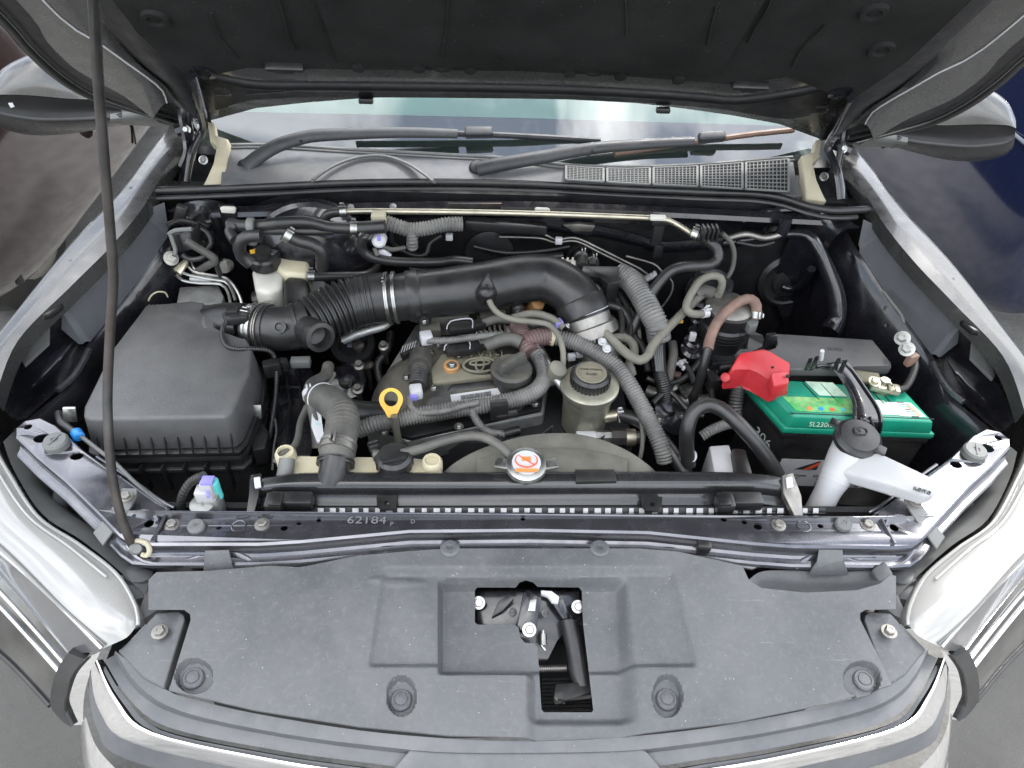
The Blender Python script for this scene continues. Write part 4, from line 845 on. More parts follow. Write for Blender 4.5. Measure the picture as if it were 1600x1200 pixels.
# neck for the hose
b = B(); tube(b, K([(518, 752, .945), (522, 735, .958), (526, 712, .972)]), .0225, 20); mk('inlet_neck', b, blackp, rad)
b = B(); tube(b, K([(444, 745, .945), (447, 730, .955), (449, 716, .963)]), .0115, 16); mk('bleed_stub', b, greyp, rad)
# cap
cp = P(822, 728, .978); b = B(); lathe(b, [(.020, -.022), (.020, -.004), (.029, -.004), (.0305, 0), (.029, .005), (.022, .008), (.004, .009)], cp, (0, -.1, 1), 32)
for s_ in (-1, 1): box(b, cp+V((s_*.034, .002, .001)), (.024, .018, .006), rotz(s_*12), .002)
rc = mk('radiator_cap', b, steel, rad, 30)
b = B(); lathe(b, [(.021, .0088), (.021, .0094)], cp, (0, -.1, 1), 32); mk('cap_label', b, label, rc)
b = B(); tube(b, [cp+V((C(a)*.016, S(a)*.013+.003, .0098)) for a in [k*math.pi/12 for k in range(25)]], .0011, 5, smooth=False); tube(b, [cp+V((-.011, .011, .0102)), cp+V((.011, -.006, .0102))], .001, 5); mk('warning_sign', b, inkr, rc)
b = B(); box(b, cp+V((0, .005, .0103)), (.013, .008, .0006)); box(b, cp+V((0, -.016, .0098)), (.032, .006, .0008)); mk('warning_band', b, orange, rc)

# ---------------------------------------------------------------- fan shroud
sh = thing('fan_shroud', 'dusty arched grey fan shroud panel behind the radiator cap', 'fan shroud', P(850, 720, .9))
au = [690, 712, 745, 785, 820, 860, 900, 940, 980, 1010, 1028]; av = [741, 722, 704, 690, 681, 677, 678, 687, 704, 724, 741]
r0 = [P(u, 743, .94) for u in au]; r1 = [P(u, v, .948) for u, v in zip(au, av)]
rows = [r0, [a.lerp(c, .5) for a, c in zip(r0, r1)], [a.lerp(c, .93)+V((0, 0, .001)) for a, c in zip(r0, r1)], r1, [p+V((0, .004, -.006)) for p in r1], [p+V((0, .012, -.08)) for p in r1]]
b = B(); loft(b, rows, 4, 3, smooth_v=False); mk('shroud_panel', b, shroudm, sh, 40)
ri = [P(u, 741-(741-v)*.62, .952) for u, v in zip(au, av)][2:9]
b = B(); loft(b, [[P(u, 742, .9505) for u in au[2:9]], ri, [p+V((0, .001, -.004)) for p in ri]], 4, 2); mk('raised_apron', b, shroudm, sh, 40)

# ---------------------------------------------------------------- coolant reservoir
cr_t = thing('coolant_reservoir', 'cream plastic coolant reservoir with black cap behind the radiator', 'coolant tank', P(560, 740, .88))
b = B(); prism(b, K([(436, 722), (446, 712), (470, 713), (600, 715), (640, 712), (664, 716), (690, 726), (692, 748), (440, 748)], .945), (0, 0, -.09), .006, 3); mk('tank', b, cream, cr_t)
for u, v, r in ((447, 713, .016), (675, 726, .016)):
    b = B(); lathe(b, [(r, -.03), (r, .006), (r*.8, .012), (r*.7, .012), (r*.66, .004)], P(u, v, .948), (0, 0, 1), 20); mk('tank_post', b, cream, cr_t)
b = B(); lathe(b, [(.022, -.012), (.027, -.01), (.027, .008), (.022, .013), (.004, .014)], P(616, 719, .962), (0, 0, 1), 26)
for a in range(14): box(b, P(616, 719, .961)+V((C(a*.449)*.027, S(a*.449)*.027, 0)), (.003, .003, .016), rotz(math.degrees(a*.449)))
box(b, P(616, 719, .978), (.036, .005, .006), rotz(15), .001); mk('cap', b, blackp, cr_t, 30)
b = B(); prism(b, K([(572, 692, .955), (583, 683, .965), (592, 700, .965), (596, 716, .955), (584, 718, .955)]), (0, 0, -.006), .001)
for k in range(4): tube(b, K([(576+k*2, 692+k*6, .968), (590+k, 688+k*7, .97)]), .0016, 5)
mk('level_gauge', b, blackp, cr_t)
hose('overflow_hose', 'grey rubber overflow hose looping from the coolant reservoir to the radiator cap', 'hose', K([(584, 710, .965), (620, 709, .968), (655, 702, .972), (690, 690, .978), (725, 682, .982), (755, 683, .985), (780, 696, .985), (798, 714, .975), (812, 728, .965)]), .0072, rubberg)

# ---------------------------------------------------------------- upper radiator hose
uh = thing('radiator_hose', 'thick grey green upper radiator hose rising from the tank neck', 'hose', P(523, 735, .95))
pts = K([(524, 726, .960), (528, 700, .968), (534, 674, .972), (535, 652, .972), (526, 636, .968), (512, 626, .958), (500, 622, .945)])
b = B(); tube(b, pts, .0255, 22); mk('tube', b, rubberg, uh, 60)
for k in range(6):
    q = catmull(pts, .006); i = 5+k; b = B(); lathe(b, [(.0256, -.0008), (.0263, 0), (.0256, .0008)], q[i+4], q[i+5]-q[i+4], 22); mk('moulded_line', b, rubberg, uh)
c = catmull(pts, .004); clamp(uh, c[6], c[8]-c[6], .0262, steeld, .008); clamp(uh, c[1], c[3]-c[1], .0265, rubber, .004, False)
q = catmull(pts, .004)[-4]; b = B(); tube(b, circ(q+V((0, 0, 0)), .0256, 24, pts[-1]-pts[-2])+[circ(q, .0256, 24, pts[-1]-pts[-2])[0]], .0014, 6, smooth=False); mk('cuff_line', b, label, uh)
hose('coolant_pipe', 'smooth dark coolant pipe running from the upper radiator hose to the engine', 'pipe', K([(500, 628, .90), (545, 644, .885), (590, 648, .87), (630, 642, .855)]), .024, rubber, n=18)
hose('wiring_branch', 'tan taped wiring branch bending down beside the upper radiator hose', 'wiring', K([(513, 572, .92), (508, 588, .93), (488, 600, .94), (484, 615, .945), (490, 640, .945), (496, 668, .94), (498, 700, .92)]), .0105, rubberg, clamps=(.5,), cm=label)
hose('wiring_branch', 'thin tan wiring branch beside the intake resonator stub', 'wiring', K([(520, 584, .915), (510, 600, .92), (497, 612, .93), (490, 625, .935)]), .006, rubbert)
b = B(); prism(b, K([(488, 635, .955), (500, 632, .955), (503, 660, .955), (508, 690, .945), (495, 690, .945), (486, 665, .952)]), (0, 0, -.006), .001); tg = mk('paper_tag', b, label); tag(tg, 'white tag of tape wrapped on the wiring beside the upper radiator hose', 'tag')
text('tag_print', 'II-I', .007, P(497, 662, .9562), (0, -.5, 1), (1, 0, 0), teal, tg)
hose('bleed_hose', 'thin grey bleed hose bending down to the cream coolant reservoir', 'hose', K([(480, 636, .94), (470, 660, .94), (466, 684, .94), (458, 700, .945), (442, 709, .95), (432, 722, .94)]), .0058, rubberg)

# ---------------------------------------------------------------- air filter box
boxbase = mat('box_base_plastic', (.026, .026, .027), .35, 0, .2, dust=.15, ds=12)
ab = thing('air_filter_box', 'big black grained air filter box with ribbed flange', 'air filter box', P(260, 680, .7))
topl = [(228, 475), (300, 471), (319, 471), (322, 492), (330, 515), (344, 522), (384, 527), (394, 545), (390, 580), (364, 640), (352, 651), (140, 655), (130, 650), (131, 634), (172, 553)]
T0 = K(topl, .972); cen = sum(T0, V())/len(T0)
def ring(sc, z, dy=0): return [V((cen.x+(p.x-cen.x)*sc, cen.y+(p.y-cen.y)*sc+dy, z)) for p in T0]
b = B(); prism(b, ring(1.055, .905), (0, 0, 0), .006, 3, top=T0); lid = mk('lid', b, boxm, ab, 50)
b = B(); prism(b, ring(1.10, .905), (0, 0, -.010), .003); mk('lid_flange', b, blackp, lid)
b = B(); prism(b, ring(1.085, .893), (0, 0, -.012), .002); prism(b, ring(1.03, .885), (0, 0, -.03), .002); prism(b, ring(1.07, .86), (0, 0, -.008), .002); prism(b, ring(1.02, .855), (0, .02, -.3), .004); base_ = mk('base', b, boxbase, ab, 40)
fl = ring(1.05, .94); A0, A1 = fl[11], fl[10]
for k in range(11):
    t_ = .02+.96*k/10; p = A0.lerp(A1, t_); p.z = .907; b = B(); prism(b, [p+V((-.001, -.010, 0)), p+V((.001, -.010, 0)), p+V((.001, .006, .034)), p+V((-.001, .006, .034))], (0, .004, 0)); mk('rib', b, blackp, lid, smooth=False)
for k in range(6):
    p = A0.lerp(A1, .1+.16*k); b = B(); box(b, V((p.x, p.y-.006, .845)), (.003, .012, .06)); mk('rib', b, blackp, base_)
for k in range(14):
    u = 232+6.2*k; b = B(); tube(b, K([(u, 482, .9718), (u+1.5, 476, .9718)]), .0011, 5); mk('lid_ridge', b, boxm, lid)
# right side clips and ladder
for u, v, z in ((400, 652, .9), (112, 657, .93)):
    b = B(); prism(b, [P(u, v, z)+V(d) for d in ((-.010, -.004, 0), (.010, -.004, 0), (.011, .006, .022), (-.009, .006, .022))], (0, .004, 0), .001); mk('spring_clip', b, steel, ab)
for k, (u, v) in enumerate(((392, 570), (386, 600), (400, 615), (392, 640))):
    b = B(); box(b, P(u+8, v+14, .88), (.03, .006, .02), rotz(-40), .001); box(b, P(u+14, v+26, .86), (.008, .04, .012), rotz(-12), .001); mk('side_rib', b, blackp, ab)
b = B(); prism(b, K([(392, 668), (412, 660), (420, 676), (414, 700), (394, 704)], .885), (0, 0, -.04), .003); mk('clip_bracket', b, blackp, ab)
# cooling-air outlet of the lid
b = B(); tube(b, K([(318, 512, .93), (352, 506, .945), (384, 507, .952)]), .038, 22); lo_ = mk('outlet', b, blackp, ab, 60)
b = B(); prism(b, K([(322, 474, .972), (340, 482, .968), (348, 498, .97), (330, 512, .972), (316, 514, .974), (312, 498, .975)]), (0, 0, -.04), .01, 4); mk('outlet_hump', b, boxm, lid, 60)

mf = thing('airflow_sensor', 'black airflow sensor with wired plug on top of the filter box outlet', 'sensor', P(370, 490, .98))
b = B(); prism(b, K([(346, 490), (360, 478), (392, 474), (397, 484), (384, 494), (352, 502)], .992), (0, 0, -.012), .003); mk('sensor_body', b, blackp, mf)
b = B(); box(b, P(372, 497, .99), (.036, .02, .018), rotz(12), .004); box(b, P(362, 486, 1.0), (.02, .014, .01), rotz(12), .002); mk('plug', b, blackp, mf)
bolt(mf, 390, 480, .994, .007)
hose('sensor_wire', 'thin ribbed sensor wire curling over the air filter box corner', 'wiring', K([(362, 500, .985), (350, 508, .985), (347, 525, .98), (354, 540, .977), (370, 545, .975), (395, 545, .97), (420, 548, .96), (430, 562, .94), (432, 590, .92), (430, 625, .9), (425, 660, .88), (418, 700, .85)]), .0045, rubber, corr=(.004, .0008), n=8)
# ---------------------------------------------------------------- intake rubber hose, pipe
ih = thing('intake_hose', 'black rubber intake bellows between the airflow sensor and the big intake pipe', 'intake hose', P(480, 530, .9))
path = K([(392, 509, .953), (425, 513, .957), (455, 512, .962), (485, 503, .967), (515, 488, .972), (548, 474, .977), (580, 467, .98), (608, 465, .982)])
b = B(); tube(b, path[:4], .040, 24); mk('elbow', b, rubber, ih, 60)
b = B(); tube(b, path[3:7], lambda t: .046+.004*t-.003*abs(t-.5), 26, corr=(.0105, .0062)); mk('bellows', b, rubber, ih, 60)
b = B(); tube(b, path[5:], .046, 24); mk('cuff', b, rubber, ih, 60)
cc = catmull(path, .004)
for k in (9, 21, 27, 34): b = B(); lathe(b, [(.039, -.004), (.0425, -.003), (.0425, .003), (.039, .004)], cc[k], cc[k+1]-cc[k], 26); mk('ring_rib', b, rubber, ih)
clamp(ih, cc[4], cc[5]-cc[4], .041, steel, .007); clamp(ih, cc[7], cc[8]-cc[7], .0405, steeld, .003, False)
st0 = P(488, 519, .985); dr = (P(508, 532, 1.0)-st0).normalized(); st1 = st0+dr*.03
b = B(); lathe(b, [(.024, -.02), (.024, .012), (.0255, .016), (.0255, .034), (.0185, .035), (.0175, .012), (.002, .008)], st0, dr, 28); mk('resonator_stub', b, rubber, ih, 40)
b = B(); lathe(b, [(.0115, -.004), (.0115, .004), (.007, .005), (.006, .002), (.002, .003)], P(437, 511, .998), (.0, -.72, .7), 20); mk('moulded_boss', b, rubber, ih, 40)
ip = thing('intake_pipe', 'long smooth black intake pipe arching over the engine to the throttle', 'intake pipe', P(760, 450, .95))
pp = K([(600, 467, .981), (640, 463, .985), (700, 456, .988), (760, 447, .991), (810, 437, .993), (850, 435, .992), (880, 447, .988), (900, 465, .978), (911, 485, .962), (917, 503, .945)])
b = B(); tube(b, pp, lambda t: .0425+.003*math.sin(t*3.1), 28); mk('pipe_body', b, blackp, ip, 60)
b = B(); tube(b, [p+V((0, -.0425*.72, -.0425*.7)) for p in pp[1:7]], .0012, 5); mk('mould_seam', b, blackp, ip)
c2 = catmull(pp, .004); 
for k, mm_ in ((3, steel), (6, steel)): clamp(ip, c2[k], c2[k+1]-c2[k], .0455, mm_, .0028, k == 3)
for k in (-5, -9): clamp(ip, c2[k], c2[k+1]-c2[k], .0445, label, .0022, False)
b = B(); lathe(b, [(.045, -.012), (.047, -.008), (.047, .008), (.044, .012)], c2[13], c2[14]-c2[13], 28); mk('end_cuff', b, rubber, ip); b = B(); lathe(b, [(.045, -.018), (.0475, -.014), (.0475, .014), (.044, .018)], c2[-7], c2[-6]-c2[-7], 28); mk('end_cuff', b, rubber, ip)
k0 = P(760, 458, 1.012); b = B(); lathe(b, [(.02, -.02), (.019, 0), (.012, .012), (.006, .016)], k0, (.05, -.75, .65), 20); prism(b, [k0+V(d) for d in ((-.018, .01, .005), (.018, .01, .005), (.002, .02, .035))], (0, -.012, -.008), .003); mk('nipple_boss', b, blackp, ip, 40)
b = B(); box(b, P(662, 492, .955), (.026, .012, .03), None, .002); mk('pipe_foot', b, blackp, ip); bolt(ip, 662, 503, .945, .009)
hose('vent_hose', 'thin tan vent hose from the nipple of the intake pipe across the engine', 'hose', K([(762, 462, 1.01), (768, 478, 1.0), (782, 492, .99), (805, 500, .985), (835, 503, .98), (858, 508, .975), (873, 525, .965), (880, 552, .95), (879, 580, .93)]), .0052, rubbert)
hose('vent_hose', 'second tan vent hose from the maroon taped junction to the throttle', 'hose', K([(800, 497, .975), (832, 490, .975), (862, 498, .972), (880, 512, .96)]), .007, rubbert)

# throttle body
tb = thing('throttle_valve', 'cast metal throttle body under the end of the intake pipe', 'throttle', P(915, 525, .9))
ax = (pp[-2]-pp[-1]).normalized(); b = B(); lathe(b, [(.04, -.09), (.04, -.03), (.052, -.03), (.052, -.010), (.046, -.008), (.046, .01)], pp[-1], ax, 28); mk('throttle_barrel', b, steeld, tb, 30)
b = B(); lathe(b, [(.05, -.05), (.052, -.034), (.044, -.03), (.03, -.03)], pp[-1]+V((.0, -.02, -.02)), (.0, -.8, .6), 24)
for a in range(9): 
    q = pp[-1]+V((.045*C(a*.35-.1), -.045, -.035+.03*S(a*.35)))
    box(b, q, (.003, .02, .012), rotz(a*18-60))
mk('throttle_housing', b, blackp, tb, 40)
for u, v in ((922, 494), (890, 507), (941, 534), (948, 545), (865, 505)): place('bolt', BOLT, tb, P(u, v, .955), .0078, (0, -.5, 1), m=label)
b = B(); box(b, P(931, 469, .98), (.018, .016, .03), rotz(-10), .002); mk('white_plug', b, label, tb); b = B(); box(b, P(872, 505, .965), (.016, .016, .012), rotz(25), .002); mk('blue_plug', b, purple, tb)
b = B(); box(b, P(877, 417, .985), (.06, .03, .02), rotz(-8), .003)
for k in range(5): box(b, P(862+k*8, 413, .997), (.004, .03, .012), rotz(-8))
mk('actuator', b, alu, tb)
b = B(); prism(b, K([(800, 498), (812, 484), (848, 484), (870, 492), (868, 503), (835, 507)], .955), (0, 0, -.012), .003); mk('bracket', b, steeld, tb)
hose('throttle_hose', 'short dark water hose beside the throttle body', 'hose', K([(916, 448, .98), (930, 448, .985), (938, 460, .985), (935, 478, .975)]), .007, rubber)
hose('throttle_hose', 'dark water hose leaving the throttle towards the loom', 'hose', K([(942, 476, .95), (965, 480, .95), (980, 495, .94), (985, 512, .93), (975, 530, .91)]), .0085, rubber)
hose('throttle_hose', 'lower dark water hose below the throttle body', 'hose', K([(938, 492, .94), (955, 498, .94), (968, 512, .93), (978, 525, .92)]), .007, rubber)

# ---------------------------------------------------------------- engine
en = thing('engine', 'dust coated black engine with head cover and coil plugs in the middle of the bay', 'engine', P(730, 620, .6))
b = B(); box(b, V((.0, 1.03, .64)), (.42, .32, .36), None, .02); mk('engine_block', b, shadem, en)
b = B(); prism(b, K([(636, 690, .845), (850, 648, .845), (862, 560, .86), (830, 500, .875), (650, 505, .875), (590, 600, .86), (570, 660, .845)]), (0, 0, -.06), .006); mk('cylinder_head', b, alu, en)
b = B(); prism(b, K([(640, 684, .852), (846, 640, .852), (850, 600, .86), (838, 520, .872), (660, 510, .872), (600, 600, .86), (590, 668, .852)]), (0, 0, -.014), .004); hc = mk('cover_flange', b, blackp, en)
b = B(); prism(b, K([(655, 668, .868), (838, 634, .868), (842, 596, .868), (830, 530, .872), (664, 520, .872), (620, 600, .868)]), (0, 0, 0), .008, 3, top=K([(672, 622, .9), (800, 600, .9), (812, 580, .9), (800, 530, .903), (680, 536, .903), (650, 575, .9)])); mk('head_cover', b, oilm, en, 50)
b = B(); prism(b, K([(688, 620, .896), (705, 598, .908), (776, 590, .908), (790, 604, .896)]), (0, .002, -.02), .006, 3); b2 = mk('cover_step', b, blackp, en, 50)
b = B(); prism(b, K([(676, 598, .908), (780, 586, .908), (790, 560, .909), (772, 545, .909), (690, 552, .909), (672, 575, .909)]), (0, 0, -.012), .004, 3); pl = mk('dusty_plateau', b, dustyc, en, 50)
b = B(); prism(b, K([(676, 640, .884), (690, 606, .9), (700, 606, .9), (702, 640, .884)]), (0, 0, -.01), .004); mk('cover_rib', b, blackp, en)
# paper label with bar code
LB = K([(704, 618, .898), (780, 607, .898), (783, 624, .884), (706, 632, .884)])
for p in LB: p += V((0, -.004, .006))
b = B(); prism(b, LB, (0, .001, -.001)); lb = mk('paper_label', b, label, en)
n_ = (LB[1]-LB[0]).cross(LB[2]-LB[0]).normalized(); n_ = n_ if n_.z > 0 else -n_; xd = (LB[1]-LB[0]).normalized(); yd = n_.cross(xd); c_ = (LB[0]+LB[2])/2+n_*.0006
b = B(); rnd = random.Random(3)
for k in range(34): box(b, c_+xd*(-.026+.0016*k)+yd*.002, (.0005+.0007*rnd.random(), .008, .0003), frame(n_, xd))
mk('bar_code', b, ink, lb)
text('label_print', '0E10090001NR 5GLR', .004, c_-yd*.0058, n_, xd, ink, lb)
# badge
text('badge_letters', 'VVT-i', .026, P(758, 555, .9125), (0, -.1, 1), (1, .07, 0), dustyc, pl, ext=.003, sx=1.1)
ec = P(750, 572, .911)
def ell(a, c_, ox=0, oy=0, n=36): return [ec+V((ox+a*C(k*2*math.pi/n), oy+c_*S(k*2*math.pi/n)+.002*C(k*2*math.pi/n), .003)) for k in range(n+1)]
b = B(); lathe(b, [(.033, 0), (.034, .002), (.033, .003)], ec+V((0, 0, -.002)), (0, 0, 1), 36, ell=.62)
em = mk('emblem_base', b, blackp, pl)
b = B(); tube(b, ell(.030, .0185), .0026, 8, smooth=False); tube(b, ell(.0185, .0065, 0, .006), .002, 8, smooth=False); tube(b, ell(.0075, .0165, 0, .001), .002, 8, smooth=False); mk('emblem', b, dustyc, em)
b = B(); lathe(b, [(.0145, -.006), (.0145, .004), (.0125, .006)], P(705, 573, .912), (0, 0, 1), 24); mk('orange_gasket', b, amber, pl); bolt(pl, 706, 571, .918, .009)
# cam sensor and timing cover
b = B(); rows = [K(l) for l in ([(575, 655, .85), (585, 610, .86), (610, 575, .868), (640, 555, .875)], [(590, 650, .875), (602, 605, .888), (626, 572, .896), (655, 550, .9)], [(640, 640, .876), (645, 602, .892), (655, 575, .898), (668, 556, .902)])]
loft(b, rows, 5, 5, thick=(0, 0, -.02)); mk('timing_cover', b, oilm, en, 60)
b = B(); tube(b, K([(658, 556, .915), (656, 575, .918)]), .021, 18); tube(b, K([(656, 572, .918), (652, 602, .915)]), .0155, 16, corr=(.006, .0012)); vv_ = mk('camshaft_valve', b, oilm, en, 50)
b = B(); box(b, P(650, 612, .918), (.022, .024, .02), rotz(10), .004); mk('white_plug', b, label, vv_); b = B(); box(b, P(646, 621, .918), (.014, .008, .012), rotz(10), .002); mk('plug_latch', b, purple, vv_)
for u, v, z in ((677, 607, .9), (717, 667, .868), (836, 632, .868), (635, 590, .895), (600, 676, .862), (832, 612, .87), (694, 532, .91), (673, 552, .908), (716, 556, .912), (686, 540, .915), (652, 500, .93), (676, 537, .91), (730, 533, .93)):
    bolt(en, u, v, z, .0085)
# ignition coils
for (u, v, z) in ((718, 545, .93), (722, 512, .938)):
    b = B(); box(b, P(u, v, z), (.05, .026, .016), rotz(10), .003); box(b, P(u+26, v-4, z+.003), (.024, .018, .016), rotz(20), .002); co = mk('ignition_coil', b, blackp, en)
    b = B(); tube(b, K([(u-24, v+2, z+.010), (u-18, v-10, z+.010), (u+14, v-14, z+.011), (u+16, v, z+.010)]), .0012, 5); mk('coil_edge', b, label, co)
    b = B(); tube(b, K([(u+32, v-6, z+.004), (u+55, v-14, z+.008), (u+80, v-12, z+.01)]), .009, 10); mk('coil_lead', b, rubberg, co)
b = B(); box(b, P(672, 518, .92), (.04, .03, .03), rotz(8), .004); box(b, P(700, 500, .93), (.08, .02, .03), rotz(4), .003); box(b, P(770, 500, .93), (.05, .03, .03), rotz(4), .004); box(b, P(735, 490, .92), (.16, .02, .05), rotz(4), .004); mk('cover_bosses', b, oilm, en)
for k in range(6): b = B(); box(b, P(748+k*8, 515, .92), (.004, .05, .03), rotz(4)); mk('cooling_fin', b, oilm, en)
b = B(); prism(b, K([(624, 545), (646, 534), (650, 545), (630, 556)], .905), (0, 0, -.02), .003)
en2 = mk('oil_baffle', b, blackp, en)
for k in range(6): b = B(); tube(b, K([(627+k*4, 551-k*1.7, .9055), (630+k*4, 540-k*1.5, .9055)]), .001, 5); mk('baffle_slot', b, label, en2)
# oil filler
oc = P(799, 580, .928); b = B(); lathe(b, [(.030, -.08), (.030, -.01), (.036, -.008), (.037, .006), (.033, .011), (.006, .012)], oc, (0, 0, 1), 30); of = mk('oil_filler_cap', b, oilm, en, 40)
b = B(); prism(b, [oc+rotz(35) @ V(d) for d in ((-.031, -.009, .008), (.031, -.009, .008), (.031, .009, .008), (-.031, .009, .008))], (0, 0, 0), .002, top=[oc+rotz(35) @ V(d) for d in ((-.022, -.005, .028), (.026, -.005, .034), (.026, .005, .034), (-.022, .005, .028))]); mk('cap_grip', b, oilm, of)
for (u, v, z) in ((560, 545, .84), (575, 575, .8), (540, 600, .8)):
    b = B(); lathe(b, [(.004, -.06), (.006, 0), (.012, .003), (.012, .01), (.004, .012)], P(u, v, z), (0, 0, 1), 14); mk('stud', b, steeld, en)
b = B(); lathe(b, [(.04, -.02), (.045, 0), (.043, .01), (.03, .012), (.026, .0)], P(552, 540, .83), (0, -.4, 1), 24); mk('pulley', b, shadem, en)
# dipstick
ds_ = thing('oil_dipstick', 'yellow ring handle of the oil dipstick standing in front of the engine', 'dipstick', P(625, 705, .85))
rc_ = P(611, 626, .935); vd = (CAM-rc_).normalized(); f_ = frame(vd, RT)
def el2(rx, ry, n=32): return [rc_+f_ @ V((rx*C(2*math.pi*k/n), ry*S(2*math.pi*k/n), 0)) for k in range(n)]
oc_ = [rc_+f_ @ V((x, y, 0)) for x, y in [( .0195*C(a), .019*S(a)+.002) for a in [k*math.pi/12-.35 for k in range(16)]]+[(-.010, -.018), (-.005, -.028), (.006, -.029), (.011, -.02)]]
b = B(); plate(b, oc_, [[rc_+f_ @ V((.0115*C(a), .0125*S(a)+.003, 0)) for a in [k*math.pi/10 for k in range(20)]]], vd*.005); rg = mk('ring_handle', b, yellow, ds_, 30)
b = B(); tube(b, [P(616, 650, .925), P(620, 676, .89), P(626, 706, .85)], .0062, 12); mk('guide_tube', b, psmetal, ds_)

# ---------------------------------------------------------------- wiring looms on the engine
CO = (.0052, .0022)
hose('wiring_loom', 'thick grey corrugated wiring loom sweeping across the front of the engine', 'wiring', K([(560, 672, .885), (585, 663, .896), (620, 656, .9), (660, 648, .905), (700, 641, .908), (740, 636, .91), (775, 630, .912), (815, 621, .914), (840, 608, .917), (851, 588, .92), (846, 566, .925), (836, 550, .932), (826, 538, .938)]), .0148, loomm, CO, n=14)
jt = thing('loom_junction', 'maroon taped loom junction above the oil filler cap', 'wiring', P(822, 535, .93))
b = B(); tube(b, K([(830, 552, .936), (822, 538, .94), (816, 522, .942), (808, 508, .94)]), .0165, 14, corr=(.006, .0012)); tube(b, K([(818, 536, .942), (838, 528, .944), (858, 525, .942)]), .0175, 14, corr=(.006, .0012)); mk('tape_wrap', b, tapem, jt)
b = B(); tube(b, K([(858, 525, .942), (868, 528, .940)]), .0165, 14); mk('cream_sleeve', b, beige, jt)
hose('wiring_loom', 'grey corrugated loom running from the maroon junction down past the steering fluid tank', 'wiring', K([(866, 527, .94), (890, 532, .94), (915, 542, .938), (940, 556, .935), (965, 576, .93), (985, 604, .92), (1003, 636, .905), (1020, 668, .89), (1034, 700, .87), (1040, 722, .85)]), .0155, loomm, CO, n=14)
hose('wiring_loom', 'thin corrugated loom from the white cam sensor plug along the head cover', 'wiring', K([(640, 622, .915), (642, 636, .914), (656, 645, .914), (690, 643, .92), (725, 634, .924), (748, 629, .926)]), .006, loomm, (.004, .001), n=10)
hose('wiring_loom', 'thin corrugated loom dropping from the engine label towards the fan shroud', 'wiring', K([(736, 636, .918), (740, 648, .905), (750, 664, .89), (765, 675, .88), (792, 679, .875)]), .0072, loomm, (.0042, .0012), n=10)
hose('wiring_loom', 'thin corrugated loom lying over the ignition coils', 'wiring', K([(668, 532, .94), (700, 532, .945), (740, 527, .948), (775, 523, .95), (800, 526, .948), (814, 534, .945)]), .0068, loomm, (.0042, .0012), n=10)
b = B(); box(b, P(666, 528, .94), (.022, .022, .02), rotz(15), .003); tag(mk('coil_plug', b, label), 'small whitish plug with red dot at the coil loom end', 'plug')
hose('wiring_loom', 'smooth tan loom branch ending at the maroon junction', 'wiring', K([(760, 540, .935), (780, 532, .945), (800, 530, .948), (815, 536, .946)]), .0125, rubberg)
b = B(); box(b, P(780, 640, .92), (.03, .016, .036), rotz(10), .003); box(b, P(792, 648, .91), (.036, .012, .008), rotz(10), .001); tag(mk('loom_clip', b, blackp), 'black plastic clip holding the loom at the head cover', 'clip')
b = B(); tube(b, K([(788, 678, .878), (812, 672, .88)]), .008, 10); tag(mk('loom_end_plug', b, blackp), 'small black plug at the end of the thin dropping loom', 'plug')
for u, v in ((750, 610), (818, 610)):
    pass

# ---------------------------------------------------------------- power steering reservoir
ps = thing('steering_fluid_tank', 'brass tinted metal power steering fluid tank with ribbed black cap', 'fluid tank', P(918, 660, .82))
pc = P(921, 600, .925)
b = B(); lathe(b, [(.030, -.105), (.040, -.10), (.042, -.05), (.044, -.022), (.046, -.02), (.052, -.006), (.052, .0), (.048, .003), (.032, .006)], pc, (0, 0, 1), 40); mk('tank', b, psmetal, ps, 35)
b = B(); lathe(b, [(.032, .0), (.034, .006), (.034, .022), (.03, .027), (.003, .028)], pc, (0, 0, 1), 36)
for a in range(30): box(b, pc+V((C(a*.2094)*.0345, S(a*.2094)*.0345, .013)), (.002, .003, .018), rotz(math.degrees(a*.2094)))
ck = mk('ribbed_cap', b, blackp, ps, 30)
b = B(); lathe(b, [(.027, .0275), (.026, .0286)], pc, (0, 0, 1), 30); tube(b, circ(pc+V((0, 0, .029)), .021, 26)+[circ(pc+V((0, 0, .029)), .021, 26)[0]], .0012, 5, smooth=False); mk('cap_top', b, dustyc, ck)
text('cap_print', 'POWER STEERING', .0052, pc+V((0, .006, .0292)), (0, 0, 1), (1, -.05, 0), ink, ck); text('cap_print', 'FLUID', .007, pc+V((0, -.006, .0292)), (0, 0, 1), (1, -.05, 0), ink, ck)
b = B(); tube(b, K([(945, 652, .862), (972, 648, .872)]), .011, 14); nz_ = mk('outlet_pipe', b, gold, ps); clamp(nz_, P(970, 649, .871), (1, 0, .2), .012, label, .005)
hose('steering_hose', 'black rubber hose from the steering fluid tank to the radiator side', 'hose', K([(968, 648, .872), (995, 655, .878), (1020, 672, .876), (1040, 694, .868), (1056, 716, .858), (1072, 742, .85)]), .0125, rubber)
un = thing('pipe_union', 'rusty brass and steel pipe union below the steering fluid tank', 'pipe fitting', P(960, 690, .84))
dx = V((1, .02, 0)); p0 = P(900, 684, .84)
for a, c_, r, m_ in ((0, .035, .012, label), (.035, .062, .014, steel), (.062, .088, .0175, rust), (.088, .105, .016, gold), (.105, .122, .011, steel)):
    b = B(); lathe(b, [(r, 0), (r, c_-a)], p0+dx*a, dx, 8 if m_ in (rust, steel) else 20); mk('union_segment', b, m_, un, 25)
hose('wiring_branch', 'thin grey wire branch passing the pipe union', 'wiring', K([(985, 620, .9), (1000, 650, .89), (1004, 690, .87), (1000, 716, .85)]), .004, rubberg)
